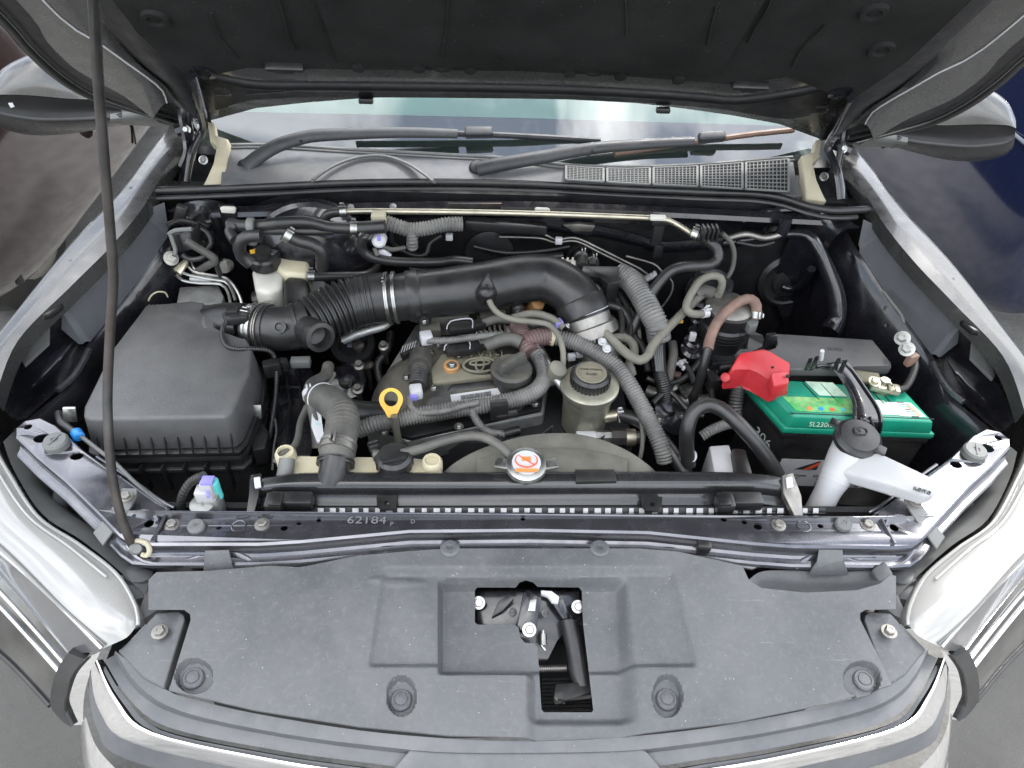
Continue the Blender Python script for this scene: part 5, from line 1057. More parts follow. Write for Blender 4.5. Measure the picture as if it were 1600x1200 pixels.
b = B(); box(b, P(1008, 646, .9), (.022, .012, .03), rotz(-30), .002); tag(mk('loom_clip', b, greyp), 'grey clip on the loom beside the steering fluid tank', 'clip')

# ---------------------------------------------------------------- brake servo, master cylinder and fluid reservoir
bs_ = thing('brake_servo', 'big round black brake servo drum on the firewall', 'brake servo', PY(490, 430, 1.24))
c0 = PY(500, 398, 1.255); b = B(); lathe(b, [(.12, 0), (.125, .01), (.125, .03), (.118, .036), (.112, .06), (.085, .085), (.05, .092), (.02, .094)], c0, (0, -1, .12), 44); mk('servo_drum', b, bay, bs_, 30)
b = B(); lathe(b, [(.017, 0), (.016, .006), (.01, .008)], c0+V((.012, -.098, .0)), (0, -1, .12), 20); mk('round_sticker', b, label, bs_)
br_ = thing('brake_fluid_reservoir', 'frosted white brake fluid reservoir with round black cap', 'brake reservoir', P(420, 450, .88))
b = B(); prism(b, K([(392, 418), (430, 412), (442, 420), (440, 448), (420, 458), (398, 452)], .985), (0, 0, -.07), .010, 4); mk('front_tank', b, frosted, br_, 60)
b = B(); prism(b, K([(428, 384, 1.0), (482, 388, 1.0), (483, 430, .99), (445, 428, .99), (420, 408, 1.0)]), (0, 0, -.07), .008, 3); mk('rear_tank', b, cream, br_, 60)
cpb = P(414, 407, 1.0); b = B(); lathe(b, [(.026, -.01), (.029, -.008), (.029, .012), (.025, .016), (.015, .016), (.014, .024), (.004, .025)], cpb, (.05, -.1, 1), 32); fcap = mk('cap', b, blackp, br_, 30)
b = B(); box(b, cpb+V((-.018, .004, .017)), (.014, .012, .003), rotz(25), .001); mk('yellow_mark', b, yellow, fcap); b = B(); box(b, cpb+V((.016, .003, .017)), (.014, .016, .002), rotz(-20), .0005); mk('grey_mark', b, greyp, fcap)
b = B(); tube(b, K([(400, 470, .88), (450, 455, .9), (500, 430, .93)]), .02, 18); mk('master_cylinder', b, steeld, br_)
vc = thing('vacuum_chamber', 'small black rounded chamber box beside the brake reservoir', 'chamber', P(460, 480, .93))
b = B(); prism(b, K([(442, 438), (450, 430), (478, 433), (484, 442), (482, 480), (470, 486), (444, 482)], .985), (0, 0, -.05), .008, 4); mk('chamber_body', b, blackp, vc, 60); b = B(); box(b, P(500, 462, .97), (.02, .014, .026), rotz(30), .002); mk('silver_clip', b, steel, vc)
b = B(); box(b, P(418, 480, .96), (.022, .014, .02), rotz(20), .002); tag(mk('hose_clip', b, steel), 'bright metal clip above the intake hose joint', 'clip')

# ---------------------------------------------------------------- hoses along the firewall
G1 = 'heater hoses by the brake reservoir'
def fh(lbl, l, r, m=rubber, name='heater_hose', cat='hose', **k): return hose(name, lbl, cat, KY(l), r, m, **k)
fh('long upper black heater hose running level above the brake servo', [(358, 350, 1.14), (380, 353, 1.13), (410, 352, 1.12), (440, 348, 1.12), (480, 347, 1.13), (515, 355, 1.14), (560, 357, 1.15)], .0105, clamps=(.95,))
fh('short black hose curving above the brake fluid cap', [(408, 368, 1.1), (386, 370, 1.1), (374, 382, 1.1), (378, 400, 1.1), (392, 412, 1.1)], .0115)
fh('black hose bending down behind the brake reservoir', [(446, 366, 1.11), (465, 376, 1.11), (488, 382, 1.11), (502, 394, 1.11), (503, 420, 1.11)], .0115, clamps=(.05,))
fh('straight black hose joining the two heater hoses', [(400, 362, 1.12), (430, 360, 1.12), (480, 361, 1.13), (520, 360, 1.14)], .0085)
fh('long wavy black hose hanging from the valve block to the intake pipe', [(574, 362, 1.15), (566, 376, 1.15), (566, 390, 1.15), (580, 402, 1.15), (620, 409, 1.16), (680, 410, 1.17), (710, 407, 1.18), (738, 410, 1.18)], .0095, clamps=(.02,))
fh('black hose from the vacuum chamber along the firewall', [(482, 432, 1.12), (530, 432, 1.14), (570, 430, 1.16), (588, 420, 1.19), (596, 405, 1.2)], .009, clamps=(.03,))
fh('black hose elbow feeding the long gold pipe', [(505, 352, 1.2), (508, 340, 1.2), (518, 333, 1.2), (540, 331, 1.2)], .009, clamps=(.95,))
gp_ = fh('long gold zinc pipe running across the whole firewall', [(536, 331, 1.2), (600, 330, 1.2), (800, 333, 1.2), (1000, 340, 1.2), (1038, 343, 1.2), (1056, 350, 1.2), (1082, 366, 1.19)], .0055, gold, 'refrigerant_pipe', 'pipe')
b = B(); box(b, PY(1028, 362, 1.215), (.02, .01, .06), None, .002); box(b, PY(1030, 345, 1.21), (.03, .02, .012), None, .002); box(b, PY(1028, 392, 1.23), (.018, .01, .03), None, .002); mk('pipe_bracket', b, blackp, gp_)
b = B(); box(b, PY(1028, 340, 1.19), (.03, .012, .008), None, .002); mk('pipe_clip', b, frosted, gp_)
hose('brake_booster_hose', 'thick black hose bending from the gold pipe down across the bay', 'hose', [PY(1080, 364, 1.19), PY(1100, 372, 1.18), PY(1119, 388, 1.17), PY(1122, 403, 1.16), PY(1108, 414, 1.15), PY(1062, 418, 1.13), PY(1040, 430, 1.12), PY(1018, 458, 1.10), PY(998, 495, 1.08), PY(982, 525, 1.06)], .0105, rubber, clamps=(.03,))
hose('sensor_wire', 'thin grey sleeved wire looping down beside the black bent hose', 'wiring', [PY(1128, 365, 1.18), PY(1140, 376, 1.18), PY(1147, 395, 1.18), PY(1144, 420, 1.17), PY(1132, 440, 1.16), PY(1122, 452, 1.15)], .0048, rubberg)
b = B(); box(b, PY(1108, 364, 1.18), (.036, .02, .022), None, .004)
for k in range(4): box(b, PY(1098+k*7, 364, 1.175), (.004, .024, .026), None, .001)
tag(mk('wire_connector', b, blackp), 'black ribbed wire connector beside the gold pipe end', 'connector')
for k, lbl in enumerate(('upper thin steel brake line slanting across the firewall', 'lower thin steel brake line slanting across the firewall')):
    hose('brake_line', lbl, 'pipe', KY([(780, 362+8*k, 1.25), (842, 364+8*k, 1.25), (868, 374+5*k, 1.25), (900, 372+5*k, 1.25), (940, 390+6*k, 1.24), (980, 410+6*k, 1.23), (1000, 420+8*k, 1.22), (1016, 432+6*k, 1.2)]), .0026, steeld, n=8)
hose('brake_line', 'bent thin steel brake line dropping behind the corrugated duct', 'pipe', KY([(978, 400, 1.24), (1020, 412, 1.24), (1034, 424, 1.23), (1050, 440, 1.22), (1048, 460, 1.21), (1030, 485, 1.2)]), .0026, steeld, n=8)
for k in range(4):
    pass
pc_ = thing('pipe_clamp', 'white four slot plastic clamp on the thin steel brake lines', 'clamp', PY(1010, 435, 1.19))
for k in range(4): b = B(); box(b, PY(1003+k*6, 440-k*3.5, 1.185), (.006, .012, .014), Matrix.Rotation(R(35), 3, 'Y'), .0015); mk('clamp_slot', b, label, pc_)
for u, v, y in ((873, 376, 1.235), (702, 370, 1.235), (713, 424, 1.2)):
    b = B(); box(b, PY(u, v, y), (.014, .01, .014), None, .002); o = tag(mk('line_clip', b, label), ['small white clip on the brake lines at the firewall middle', 'small white clip below the grey corrugated duct', 'white square clip above the intake pipe'][[873, 702, 713].index(u)], 'clip')
gd = thing('wiring_duct', 'grey ribbed wiring duct lying along the firewall with a short branch', 'wiring duct', PY(660, 360, 1.22))
b = B(); tube(b, KY([(604, 348, 1.215), (622, 354, 1.21), (640, 359, 1.21), (665, 357, 1.21), (695, 351, 1.215), (722, 350, 1.22)]), .0145, 14, corr=(.006, .002)); mk('duct', b, loomm, gd); b = B(); tube(b, KY([(643, 362, 1.205), (644, 376, 1.2), (644, 388, 1.2)]), .0115, 14, corr=(.006, .0016)); mk('duct_branch', b, loomm, gd)
b = B(); box(b, PY(790, 353, 1.235), (.16, .02, .022), Matrix.Rotation(R(3), 3, 'Y'), .004); mk('duct_box', b, blackp, gd)
vb = thing('solenoid_valve', 'valve block with beige top and white plug at the hose junction', 'valve', PY(592, 360, 1.16))
b = B(); box(b, PY(592, 342, 1.18), (.026, .02, .026), None, .003); mk('beige_bracket', b, beige, vb)
b = B(); tube(b, KY([(560, 357, 1.15), (602, 354, 1.15)]), .0125, 14); mk('tee_body', b, blackp, vb)
b = B(); lathe(b, [(.013, 0), (.013, .02), (.009, .024)], PY(594, 372, 1.17), (0, -1, .3), 16); mk('valve_plug', b, label, vb); b = B(); box(b, PY(592, 372, 1.138), (.006, .004, .01)); mk('plug_mark', b, purple, vb)
for l in ([(594, 383, 1.16), (610, 390, 1.17), (632, 387, 1.19)], [(585, 388, 1.16), (590, 400, 1.15)]): b = B(); tube(b, KY(l), .0045, 8); mk('valve_lead', b, rubberg, vb)
b = B(); prism(b, KY([(585, 396, 1.16), (600, 390, 1.16), (612, 400, 1.16), (600, 404, 1.16)]), (0, .006, 0), .001); mk('white_tab', b, label, vb)
for l in ([(615, 352, 1.235), (613, 375, 1.235), (640, 395, 1.235), (665, 400, 1.235)], [(676, 372, 1.235), (664, 395, 1.235), (658, 408, 1.235)], [(684, 376, 1.235), (672, 398, 1.235), (668, 408, 1.235)]):
    pass
hose('wiring_branch', 'dark wiring branch hanging below the grey duct branch', 'wiring', KY([(614, 358, 1.22), (614, 380, 1.22), (640, 397, 1.22), (665, 398, 1.22), (672, 380, 1.23), (690, 368, 1.235)]), .005, rubber)
bb = thing('air_bypass_box', 'black stepped plastic box joined to the big corrugated duct', 'plastic box', PY(940, 430, 1.15))
b = B(); prism(b, K([(909, 424, 1.01), (911, 415, 1.01), (967, 416, 1.01), (968, 440, 1.0), (950, 444, 1.0), (935, 432, 1.0), (909, 432, 1.0)]), (0, 0, -.045), .004); mk('box_body', b, blackp, bb)
b = B(); tube(b, [PY(910, 420, 1.16), PY(908, 408, 1.2), PY(906, 398, 1.25)], .013, 14); tube(b, [PY(926, 420, 1.17), PY(926, 410, 1.2), PY(924, 404, 1.25)], .011, 14); mk('heater_pipes', b, rubber, bb)
clamp(bb, PY(908, 404, 1.215), (0, -1, .2), .014, steel, .004); clamp(bb, PY(926, 411, 1.2), (0, -1, .2), .012, steel, .004)
hose('corrugated_duct', 'big grey corrugated duct curving down from the black stepped box', 'wiring duct', K([(966, 428, .985), (985, 438, .985), (1000, 458, .98), (1014, 484, .97), (1026, 508, .955), (1030, 530, .93)]), .0225, loomm, (.0062, .0026), n=16)

# ---------------------------------------------------------------- tan hoses and charcoal canister on the right
hose('vacuum_hose', 'tan vacuum hose hooking over beside the black canister', 'hose', K([(1122, 462, .985), (1128, 446, .99), (1126, 434, 1.0), (1112, 431, 1.0), (1095, 438, 1.0), (1082, 455, .995), (1073, 474, .985), (1074, 486, .98), (1086, 491, .975), (1106, 489, .97)]), .0075, rubbert, clamps=(.97,), cm=label)
hose('vacuum_hose', 'long tan vacuum hose dipping in a vee between throttle and canister', 'hose', K([(1112, 456, .97), (1095, 462, .97), (1076, 480, .965), (1056, 500, .96), (1036, 520, .955), (1020, 540, .95), (1012, 556, .95), (1000, 563, .948), (984, 556, .948), (966, 541, .95), (950, 525, .955), (938, 516, .955), (918, 512, .955)]), .0085, rubbert)
hose('vacuum_hose', 'tan hose bent in a tight loop beside the loom', 'hose', K([(958, 528, .93), (976, 528, .93), (989, 538, .928), (990, 556, .92), (982, 570, .91), (988, 582, .9), (975, 588, .89)]), .0085, rubbert)
rh = hose('purge_hose', 'rust stained hose arching over the black canister', 'hose', K([(1106, 546, .945), (1110, 528, .955), (1120, 505, .968), (1138, 484, .98), (1158, 470, .988), (1174, 468, .99), (1182, 478, .985), (1181, 498, .965)]), .0098, rubberr, clamps=(.97,))
hose('purge_hose', 'dark lower hose going down from the rust stained hose', 'hose', K([(1106, 544, .945), (1100, 570, .92), (1090, 605, .87), (1080, 630, .82)]), .0088, rubber)
cn = thing('charcoal_canister', 'black round canister with domed metal lid in a grey bracket', 'canister', P(1150, 540, .85))
k0 = P(1140, 478, .972); b = B(); lathe(b, [(.05, -.12), (.05, -.035), (.046, -.03), (.046, -.006), (.042, -.004)], k0, (0, 0, 1), 32); mk('canister_body', b, blackp, cn, 35)
b = B(); lathe(b, [(.044, -.006), (.044, .0), (.036, .006), (.005, .010)], k0, (0, 0, 1), 32); mk('metal_lid', b, steeld, cn, 50)
b = B(); prism(b, K([(1152, 480), (1166, 476), (1186, 500), (1184, 508), (1172, 510)], .965), (0, 0, -.02), .002); mk('lid_strap', b, greyp, cn)
b = B(); plate(b, K([(1126, 518, .93), (1172, 516, .93), (1192, 524, .93), (1196, 540, .905), (1176, 548, .90), (1170, 565, .88), (1122, 565, .88), (1120, 540, .905)]), [K([(1133, 527, .918), (1170, 527, .918), (1168, 546, .90), (1130, 545, .90)])], (0, .006, -.004)); mk('grey_bracket', b, greyp, cn)
b = B(); prism(b, K([(1108, 530), (1192, 522), (1200, 560), (1112, 570)], .89), (0, 0, -.25), .006); mk('bracket_base', b, blackp, cn)
for k in range(3): b = B(); tube(b, circ(k0+V((0, 0, -.04-.008*k)), .051, 30)+[circ(k0+V((0, 0, -.04-.008*k)), .051, 30)[0]], .0018, 5, smooth=False); mk('body_rib', b, blackp, cn)
b = B(); box(b, P(1112, 448, .97), (.08, .05, .03), rotz(-20), .01); mk('grommet_block', b, rubber, cn)
b = B(); tube(b, K([(1085, 462, .97), (1100, 455, .975), (1118, 462, .975)]), .014, 14); mk('elbow', b, rubberg, cn)
fd = thing('fuel_damper', 'stack of glossy black connectors left of the canister', 'connector', P(1085, 540, .88))
for k, (u, v, r) in enumerate(((1088, 500, .014), (1084, 518, .012), (1082, 535, .018), (1080, 548, .022))):
    b = B(); lathe(b, [(r*.8, -.02), (r, -.015), (r, .006), (r*.7, .01)], P(u, v, .93-.015*k), (.05, -.3, 1), 18); mk('connector_ring', b, bay, fd, 30)
b = B(); box(b, P(1082, 526, .93), (.012, .008, .018), None, .001); mk('white_mark', b, label, fd)
b = B(); box(b, P(1060, 500, .94), (.016, .014, .006), None, .001); mk('yellow_tape', b, yellow, fd)
for u, v, z, lbl in ((1100, 580, .87, 'jagged white clip in the dark gap beside the red cover'), (1066, 568, .88, 'small white star shaped clip in the dark gap')):
    b = B(); box(b, P(u, v, z), (.014, .012, .012), rotz(20), .002); box(b, P(u+4, v+4, z), (.006, .022, .006), rotz(-30), .001); box(b, P(u-2, v-2, z), (.024, .005, .005), rotz(30), .001); tag(mk('white_clip', b, label), lbl, 'clip')
b = B(); box(b, P(1056, 585, .86), (.02, .014, .008), rotz(-20), .002); tag(mk('red_clip', b, tapem), 'dull red clip low in the dark gap beside the loom', 'clip')
hose('wiring_loom', 'dark bundle of bare wires hanging below the tan vee hose', 'wiring', K([(1030, 520, .92), (1028, 545, .91), (1030, 575, .9), (1036, 600, .88), (1040, 625, .85)]), lambda t: .014, rubber, (.004, .001), n=9)
for k in range(5): hose('wire', 'thin dark wire strand in the bundle below the tan vee hose', 'wiring', K([(1020+k*3.5, 522, .935), (1022+k*3, 548, .925), (1026+k*2.5, 580, .912)]), .0018, greyp, n=6, group='wire strands in the bundle')
hose('coolant_hose', 'dusty brown hose standing in the dark gap left of the red cover', 'hose', K([(1050, 535, .9), (1052, 555, .89), (1046, 585, .87), (1044, 620, .84)]), .009, rubberg)
# lower right hoses
hose('filler_hose', 'big black hose arching high between radiator and battery', 'hose', K([(1076, 728, .86), (1073, 700, .89), (1074, 670, .925), (1083, 645, .945), (1102, 633, .955), (1125, 638, .955), (1150, 658, .95), (1175, 685, .935), (1198, 715, .91), (1215, 742, .88)]), .0125, rubber)
b = B(); lathe(b, [(.0135, -.008), (.0138, 0), (.0135, .008)], P(1075, 714, .872), (0, -.3, 1), 18); hb = tag(mk('hose_band', b, label), 'white band around the foot of the big arching black hose', 'band')
hose('battery_loom', 'black corrugated cable sleeve hanging from the red terminal cover', 'wiring', K([(1158, 592, .93), (1152, 612, .92), (1149, 635, .9), (1150, 660, .87)]), .0125, rubber, (.005, .0018))
hose('wiring_loom', 'short corrugated sleeve crossing behind the big arching hose', 'wiring', K([(1096, 682, .87), (1112, 672, .88), (1132, 664, .885), (1150, 660, .88)]), .0095, loomm, (.005, .0014))
tn = thing('washer_tank_top', 'pale grey panel of a tank seen between the big hose and the radiator', 'tank', P(1125, 720, .82))
b = B(); prism(b, K([(1108, 696), (1140, 694), (1156, 746), (1118, 748)], .86), (0, 0, -.1), .004); mk('tank_wall', b, label, tn); b = B(); prism(b, K([(1144, 698), (1166, 700), (1180, 748), (1152, 748)], .875), (0, 0, -.1), .006); mk('tank_bracket', b, blackp, tn)

# ---------------------------------------------------------------- fuse box
fb = thing('fuse_box', 'flat dark grey fuse box lid behind the green battery', 'fuse box', P(1300, 560, .88))
b = B(); prism(b, K([(1150, 548), (1200, 548), (1216, 546), (1219, 538), (1209, 520), (1364, 530), (1393, 566), (1394, 574), (1334, 570), (1326, 578), (1180, 576)], .952), (0, 0, -.018), .004, 3); lid2 = mk('lid', b, boxm, fb, 40)
b = B(); prism(b, K([(1158, 556), (1210, 530), (1362, 540), (1392, 576), (1180, 584)], .935), (0, 0, -.14), .004); mk('case', b, blackp, fb)
text('moulded_mark', 'FUSES', .011, P(1305, 546, .9526), (0, 0, 1), (1, -.05, 0), boxm, fb, ext=.0006)
b = B(); box(b, P(1203, 532, .95), (.02, .012, .03), rotz(10), .003); mk('lid_latch', b, blackp, fb)

# ---------------------------------------------------------------- battery
bt = thing('car_battery', 'green topped black car battery in the corner of the bay', 'battery', P(1330, 700, .7))
top4 = K([(1238, 652), (1463, 661), (1412, 606), (1180, 590)], .93)
ctr4 = sum(top4, V())/4
def sc4(k, z, dy=0): return [V((ctr4.x+(p.x-ctr4.x)*k, ctr4.y+(p.y-ctr4.y)*k+dy, z)) for p in top4]
b = B(); prism(b, sc4(1.03, .903), (0, 0, 0), .005, 3, top=sc4(.97, .932)); cvr = mk('cover', b, green, bt, 40)
b = B(); prism(b, sc4(1.065, .905), (0, 0, -.013), .003); mk('cover_lip', b, green, cvr)
b = B(); prism(b, sc4(1.02, .892), (0, 0, -.2), .006, 3); cs = mk('case', b, blackp, bt, 40)
b = B(); prism(b, sc4(1.035, .89), (0, 0, -.012), .002); mk('case_rim', b, blackp, cs)
b = B(); prism(b, sc4(1.08, .692), (0, 0, -.012), .003); prism(b, sc4(.7, .68), (0, 0, -.26), .003); mk('battery_tray', b, bay, car)
ex = (top4[1]-top4[0]).normalized(); ey = (top4[3]-top4[0]).normalized()
for k in (.30, .42, .74, .8):
    p0, p1 = top4[3].lerp(top4[2], k), top4[0].lerp(top4[1], k); b = B(); tube(b, [p0.lerp(p1, .08)+V((0, 0, .002)), p0.lerp(p1, .55)+V((0, 0, .002))], .0014, 5); mk('groove_line', b, ink, cvr)
p0, p1 = top4[0].lerp(top4[3], .08), top4[1].lerp(top4[2], .08); b = B(); tube(b, [p0+V((0, 0, .002)), p1+V((0, 0, .002))], .001, 5); mk('groove_line', b, ink, cvr)
def bq(a0, a1, c0_, c1_, h): return [top4[0]+ex*((top4[1]-top4[0]).length*a)+ey*((top4[3]-top4[0]).length*c_)+V((0, 0, h)) for a, c_ in ((a0, c0_), (a1, c0_), (a1, c1_), (a0, c1_))]
foil = mat('sticker_green', (.05, .34, .09), .35, 0, .6, vs=60, dust=.55, dc=(.62, .66, .35), ds=38)
foil2 = mat('sticker_pale', (.45, .62, .48), .4, 0, .3, vs=50, dust=.4, dc=(.65, .68, .6), ds=30)
for (q, m_, nm) in ((bq(.06, .58, .13, .50, .0025), foil, 'green_sticker'), (bq(.64, .78, .13, .50, .0025), foil2, 'pale_sticker'), (bq(.78, .96, .11, .46, .0027), label, 'white_sticker'), (bq(.34, .54, .56, .92, .0025), foil2, 'pale_sticker')):
    b = B(); prism(b, q, (0, 0, .0004)); st_ = mk(nm, b, m_, cvr)
    if nm == 'white_sticker':
        for k in range(7):
            b = B(); box(b, sum(q, V())/4+ey*(.018-.006*k)+ex*.004+V((0, 0, .0006)), (.012-.003*(k % 2), .0026, .0004), frame(V((0, 0, 1)), ex)); mk('print_line', b, blue if k % 3 else ink, st_)
        b = B(); box(b, q[1].lerp(q[3], .35)+V((.004, .004, .0008)), (.004, .03, .0004), rotz(25)); mk('orange_stripe', b, orange, st_)
    if nm == 'green_sticker':
        for k, m3 in enumerate((orange, blue, inkr, teal, blue)):
            b = B(); lathe(b, [(.0045, 0), (.0045, .0005)], q[0].lerp(q[1], .22+.15*k)+ey*.008+V((0, 0, .0006)), (0, 0, 1), 14); mk('sticker_dot', b, m3, st_)
fz = ex.cross(V((0, 0, 1))); fz = fz if fz.y < 0 else -fz
text('moulded_code', 'SL230K', .013, sc4(1.035, .917)[0].lerp(sc4(1.035, .917)[1], .22)+fz*.001, fz+V((0, 0, .25)), ex, foil2, bt)
# label on the front of the case
f0, f1 = sc4(1.021, .8)[0], sc4(1.021, .8)[1]
def fp(a, z): q = f0.lerp(f1, a+.04)+fz*.0012; q.z = z-.042; return q
b = B(); prism(b, [fp(.02, .795), fp(.70, .795), fp(.70, .868), fp(.02, .868)], fz*.0006); fl_ = mk('front_label', b, label, bt)
b = B(); prism(b, [fp(.14, .842)+fz*.001, fp(.30, .842)+fz*.001, fp(.30, .868)+fz*.001], fz*.0004); mk('logo_triangle', b, ink, fl_)
b = B(); prism(b, [fp(.20, .842)+fz*.0016, fp(.25, .842)+fz*.0016, fp(.30, .856)+fz*.0016, fp(.30, .866)+fz*.0016], fz*.0003); mk('logo_stripe', b, inkr, fl_)
text('logo_print', 'TOM', .014, fp(.45, .848)+fz*.001, fz, ex, ink, fl_); b = B(); box(b, fp(.46, .839)+fz*.001, (.05, .001, .002), frame(V((0, 0, 1)), ex)); mk('logo_rule', b, ink, fl_)
for a, z, s_, sz in ((.13, .824, 'PORT SHEPSTONE', .0072), (.13, .816, '039 682 3876', .0058), (.12, .806, 'MATATIELE', .0072), (.12, .799, '039 737 4182', .0058), (.40, .824, 'KOKSTAD CITY', .0072), (.40, .816, '031 713 1888', .0058), (.40, .806, 'HARDING', .0072), (.40, .799, '039 433 1200', .0058), (.60, .824, 'MARGATE', .0072), (.60, .816, '039 682 7241', .0058), (.60, .806, 'IXOPO', .0072), (.60, .799, '039 834 1190', .0058)):
    text('label_print', s_, sz, fp(a, z)+fz*.001, fz, ex, ink, fl_)
lf = ey.cross(V((0, 0, 1))); lf = lf if lf.x < 0 else -lf
s0, s1 = sc4(1.021, .84)[0], sc4(1.021, .84)[3]
text('side_print', '306', .03, s0.lerp(s1, .35)+lf*.001, lf, -ey, label, bt); text('side_print', '12V', .012, s0.lerp(s1, .35)+lf*.001+V((0, 0, -.025)), lf, -ey, label, bt)
# terminals
ng = thing('negative_terminal', 'corroded brass battery clamp on the green battery top', 'terminal', P(1372, 606, .935))
b = B(); lathe(b, [(.014, 0), (.014, .018), (.009, .018), (.008, .026)], P(1375, 610, .932), (0, 0, 1), 18); box(b, P(1382, 606, .945), (.05, .02, .012), rotz(-15), .003); mk('clamp_body', b, gold, ng)
place('bolt', BOLT, ng, P(1366, 597, .955), .011, (0, -.2, 1), m=gold); place('bolt', BOLT, ng, P(1392, 608, .95), .010, (.6, -.2, .6), m=gold)
b = B(); box(b, P(1352, 590, .94), (.05, .03, .006), rotz(-12), .002); mk('clamp_plate', b, dustyc, ng)
hose('ground_cable', 'black earth cable from the wing stud to the battery clamp', 'cable', [P(1398, 610, .94), P(1414, 606, .945), P(1424, 590, .955), P(1430, 572, .965), P(1428, 560, .97)], .0065, rubber)
gs = thing('earth_stud', 'pair of pale hex nuts with cable lug on the inner wing', 'stud', P(1420, 545, .98))
for u, v in ((1410, 529), (1417, 546)): place('bolt', BOLT, gs, P(u, v, .99), .0135, (-.5, -.4, .8), m=alu)
b = B(); box(b, P(1424, 562, .975), (.02, .012, .024), rotz(20), .003); mk('cable_lug', b, rubberr, gs)
rt_ = thing('terminal_cover', 'bright red plastic cover over the positive battery terminal', 'terminal cover', P(1190, 590, .93))
q0 = K([(1148, 556, .975), (1190, 548, .985), (1203, 552, .985), (1240, 574, .975), (1238, 602, .955), (1207, 610, .953), (1180, 590, .96), (1165, 584, .962), (1134, 590, .958), (1133, 582, .965)])
qb = [p+V((0, 0, -.03)) for p in q0]; q1 = [p.lerp(sum(q0, V())/10, .16)+V((0, 0, .012)) for p in q0]
b = B(); prism(b, qb, (0, 0, 0), .009, 4, top=q1); mk('cover_shell', b, red, rt_, 70)
b = B(); prism(b, K([(1205, 580, .995), (1232, 578, .99), (1234, 598, .98), (1210, 604, .978)]), (0, 0, -.03), .004, 3); mk('cover_step', b, red, rt_, 50)
b = B(); box(b, P(1231, 588, .989), (.006, .005, .003), rotz(-20)); box(b, P(1207, 574, .998), (.004, .003, .003), rotz(30)); mk('cover_slot', b, ink, rt_)
b = B(); lathe(b, [(.008, -.02), (.008, .004), (.003, .006)], P(1134, 590, .958), (-.5, -.5, .6), 14); mk('cover_hinge', b, red, rt_)
# hold-down strap
hs_ = thing('battery_clamp', 'black pressed steel strap holding the green battery down', 'battery clamp', P(1330, 620, .94))
rows = [K(l) for l in ([(1262, 578, .955), (1283, 572, .968), (1300, 575, .966), (1318, 596, .955), (1334, 628, .95), (1336, 655, .945), (1352, 672, .925)], [(1275, 574, .958), (1300, 566, .968), (1318, 575, .966), (1334, 602, .957), (1350, 634, .952), (1354, 656, .95), (1362, 675, .925)], [(1300, 570, .955), (1318, 566, .966), (1330, 578, .962), (1350, 606, .955), (1372, 640, .95), (1376, 660, .945), (1374, 676, .92)])]
b = B(); loft(b, rows, 4, 3, thick=(0, 0, -.003)); mk('strap', b, bay, hs_, 40)
for k in (0, 2): b = B(); tube(b, [p+V((0, 0, .001)) for p in rows[k]], .0032, 8); mk('strap_edge', b, bay, hs_)
for u, v in ((1266, 566), (1276, 563), (1310, 566), (1320, 569)): b = B(); prism(b, [P(u, v, .985)+V(d) for d in ((-.004, 0, -.02), (.004, 0, -.02), (.002, 0, .008), (-.004, 0, .006))], (0, .003, 0), .0005); mk('strap_tooth', b, bay, hs_)
b = B(); tube(b, K([(1283, 562, .975), (1285, 548, 1.0)]), .0035, 10); mk('threaded_rod', b, label, hs_)
for k in range(2): b = B(); tube(b, K([(1343+k*16, 652, .953), (1350+k*15, 668, .938)]), .003, 8); mk('pressed_ridge', b, bay, hs_)

# ---------------------------------------------------------------- washer bottle filler
wf = thing('washer_filler_neck', 'white plastic washer filler neck with flat spout and black cap', 'filler neck', P(1285, 800, .9))
b = B(); tube(b, K([(1262, 830, .86), (1282, 790, .905), (1302, 752, .942), (1322, 718, .966), (1334, 700, .976)]), lambda t: .0195 if t < .55 else .0195+.0125*(t-.55)/.45, 24); mk('neck', b, white, wf, 60)
b = B(); tube(b, K([(1302, 752, .943), (1304, 748, .946)]), .0222, 24); mk('neck_ring', b, white, wf)
sp = K([(1316, 738, .972), (1330, 708, .988), (1374, 706, .998), (1464, 748, 1.008), (1468, 758, 1.006), (1463, 770, 1.004), (1447, 775, 1.002), (1400, 760, .992)])
b = B(); prism(b, sp, (0, 0, -.022), .006, 4); spt = mk('spout', b, white, wf, 60)
text('moulded_mark', 'KOITO', .0075, P(1441, 767, 1.008), (0, 0, 1), (1, -.45, 0), greyp, wf, ext=.002)
wc = P(1341, 684, 1.0); b = B(); lathe(b, [(.031, -.012), (.0355, -.008), (.0355, .0), (.031, .004), (.029, .008), (.004, .011)], wc, (0, -.2, 1), 36, ell=.95); cpn = mk('cap', b, blackp, wf, 35)
for u, v in ((1307, 662), (1374, 702)): b = B(); box(b, P(u, v, 1.0), (.02, .018, .005), rotz(-35), .004); mk('cap_tab', b, blackp, cpn)
b = B(); tube(b, [wc+V((x*.9, y*.8+.003, .0125)) for x, y in ((-.010, .006), (-.011, -.002), (-.007, -.008), (.007, -.008), (.011, -.002), (.010, .006), (.004, .0085), (-.004, .0085), (-.010, .006))], .0011, 5)
for k in (-1, 0, 1): tube(b, [wc+V((0, .002, .0125)), wc+V((k*.006, .012, .0122))], .0009, 5)
mk('washer_symbol', b, ink, cpn)
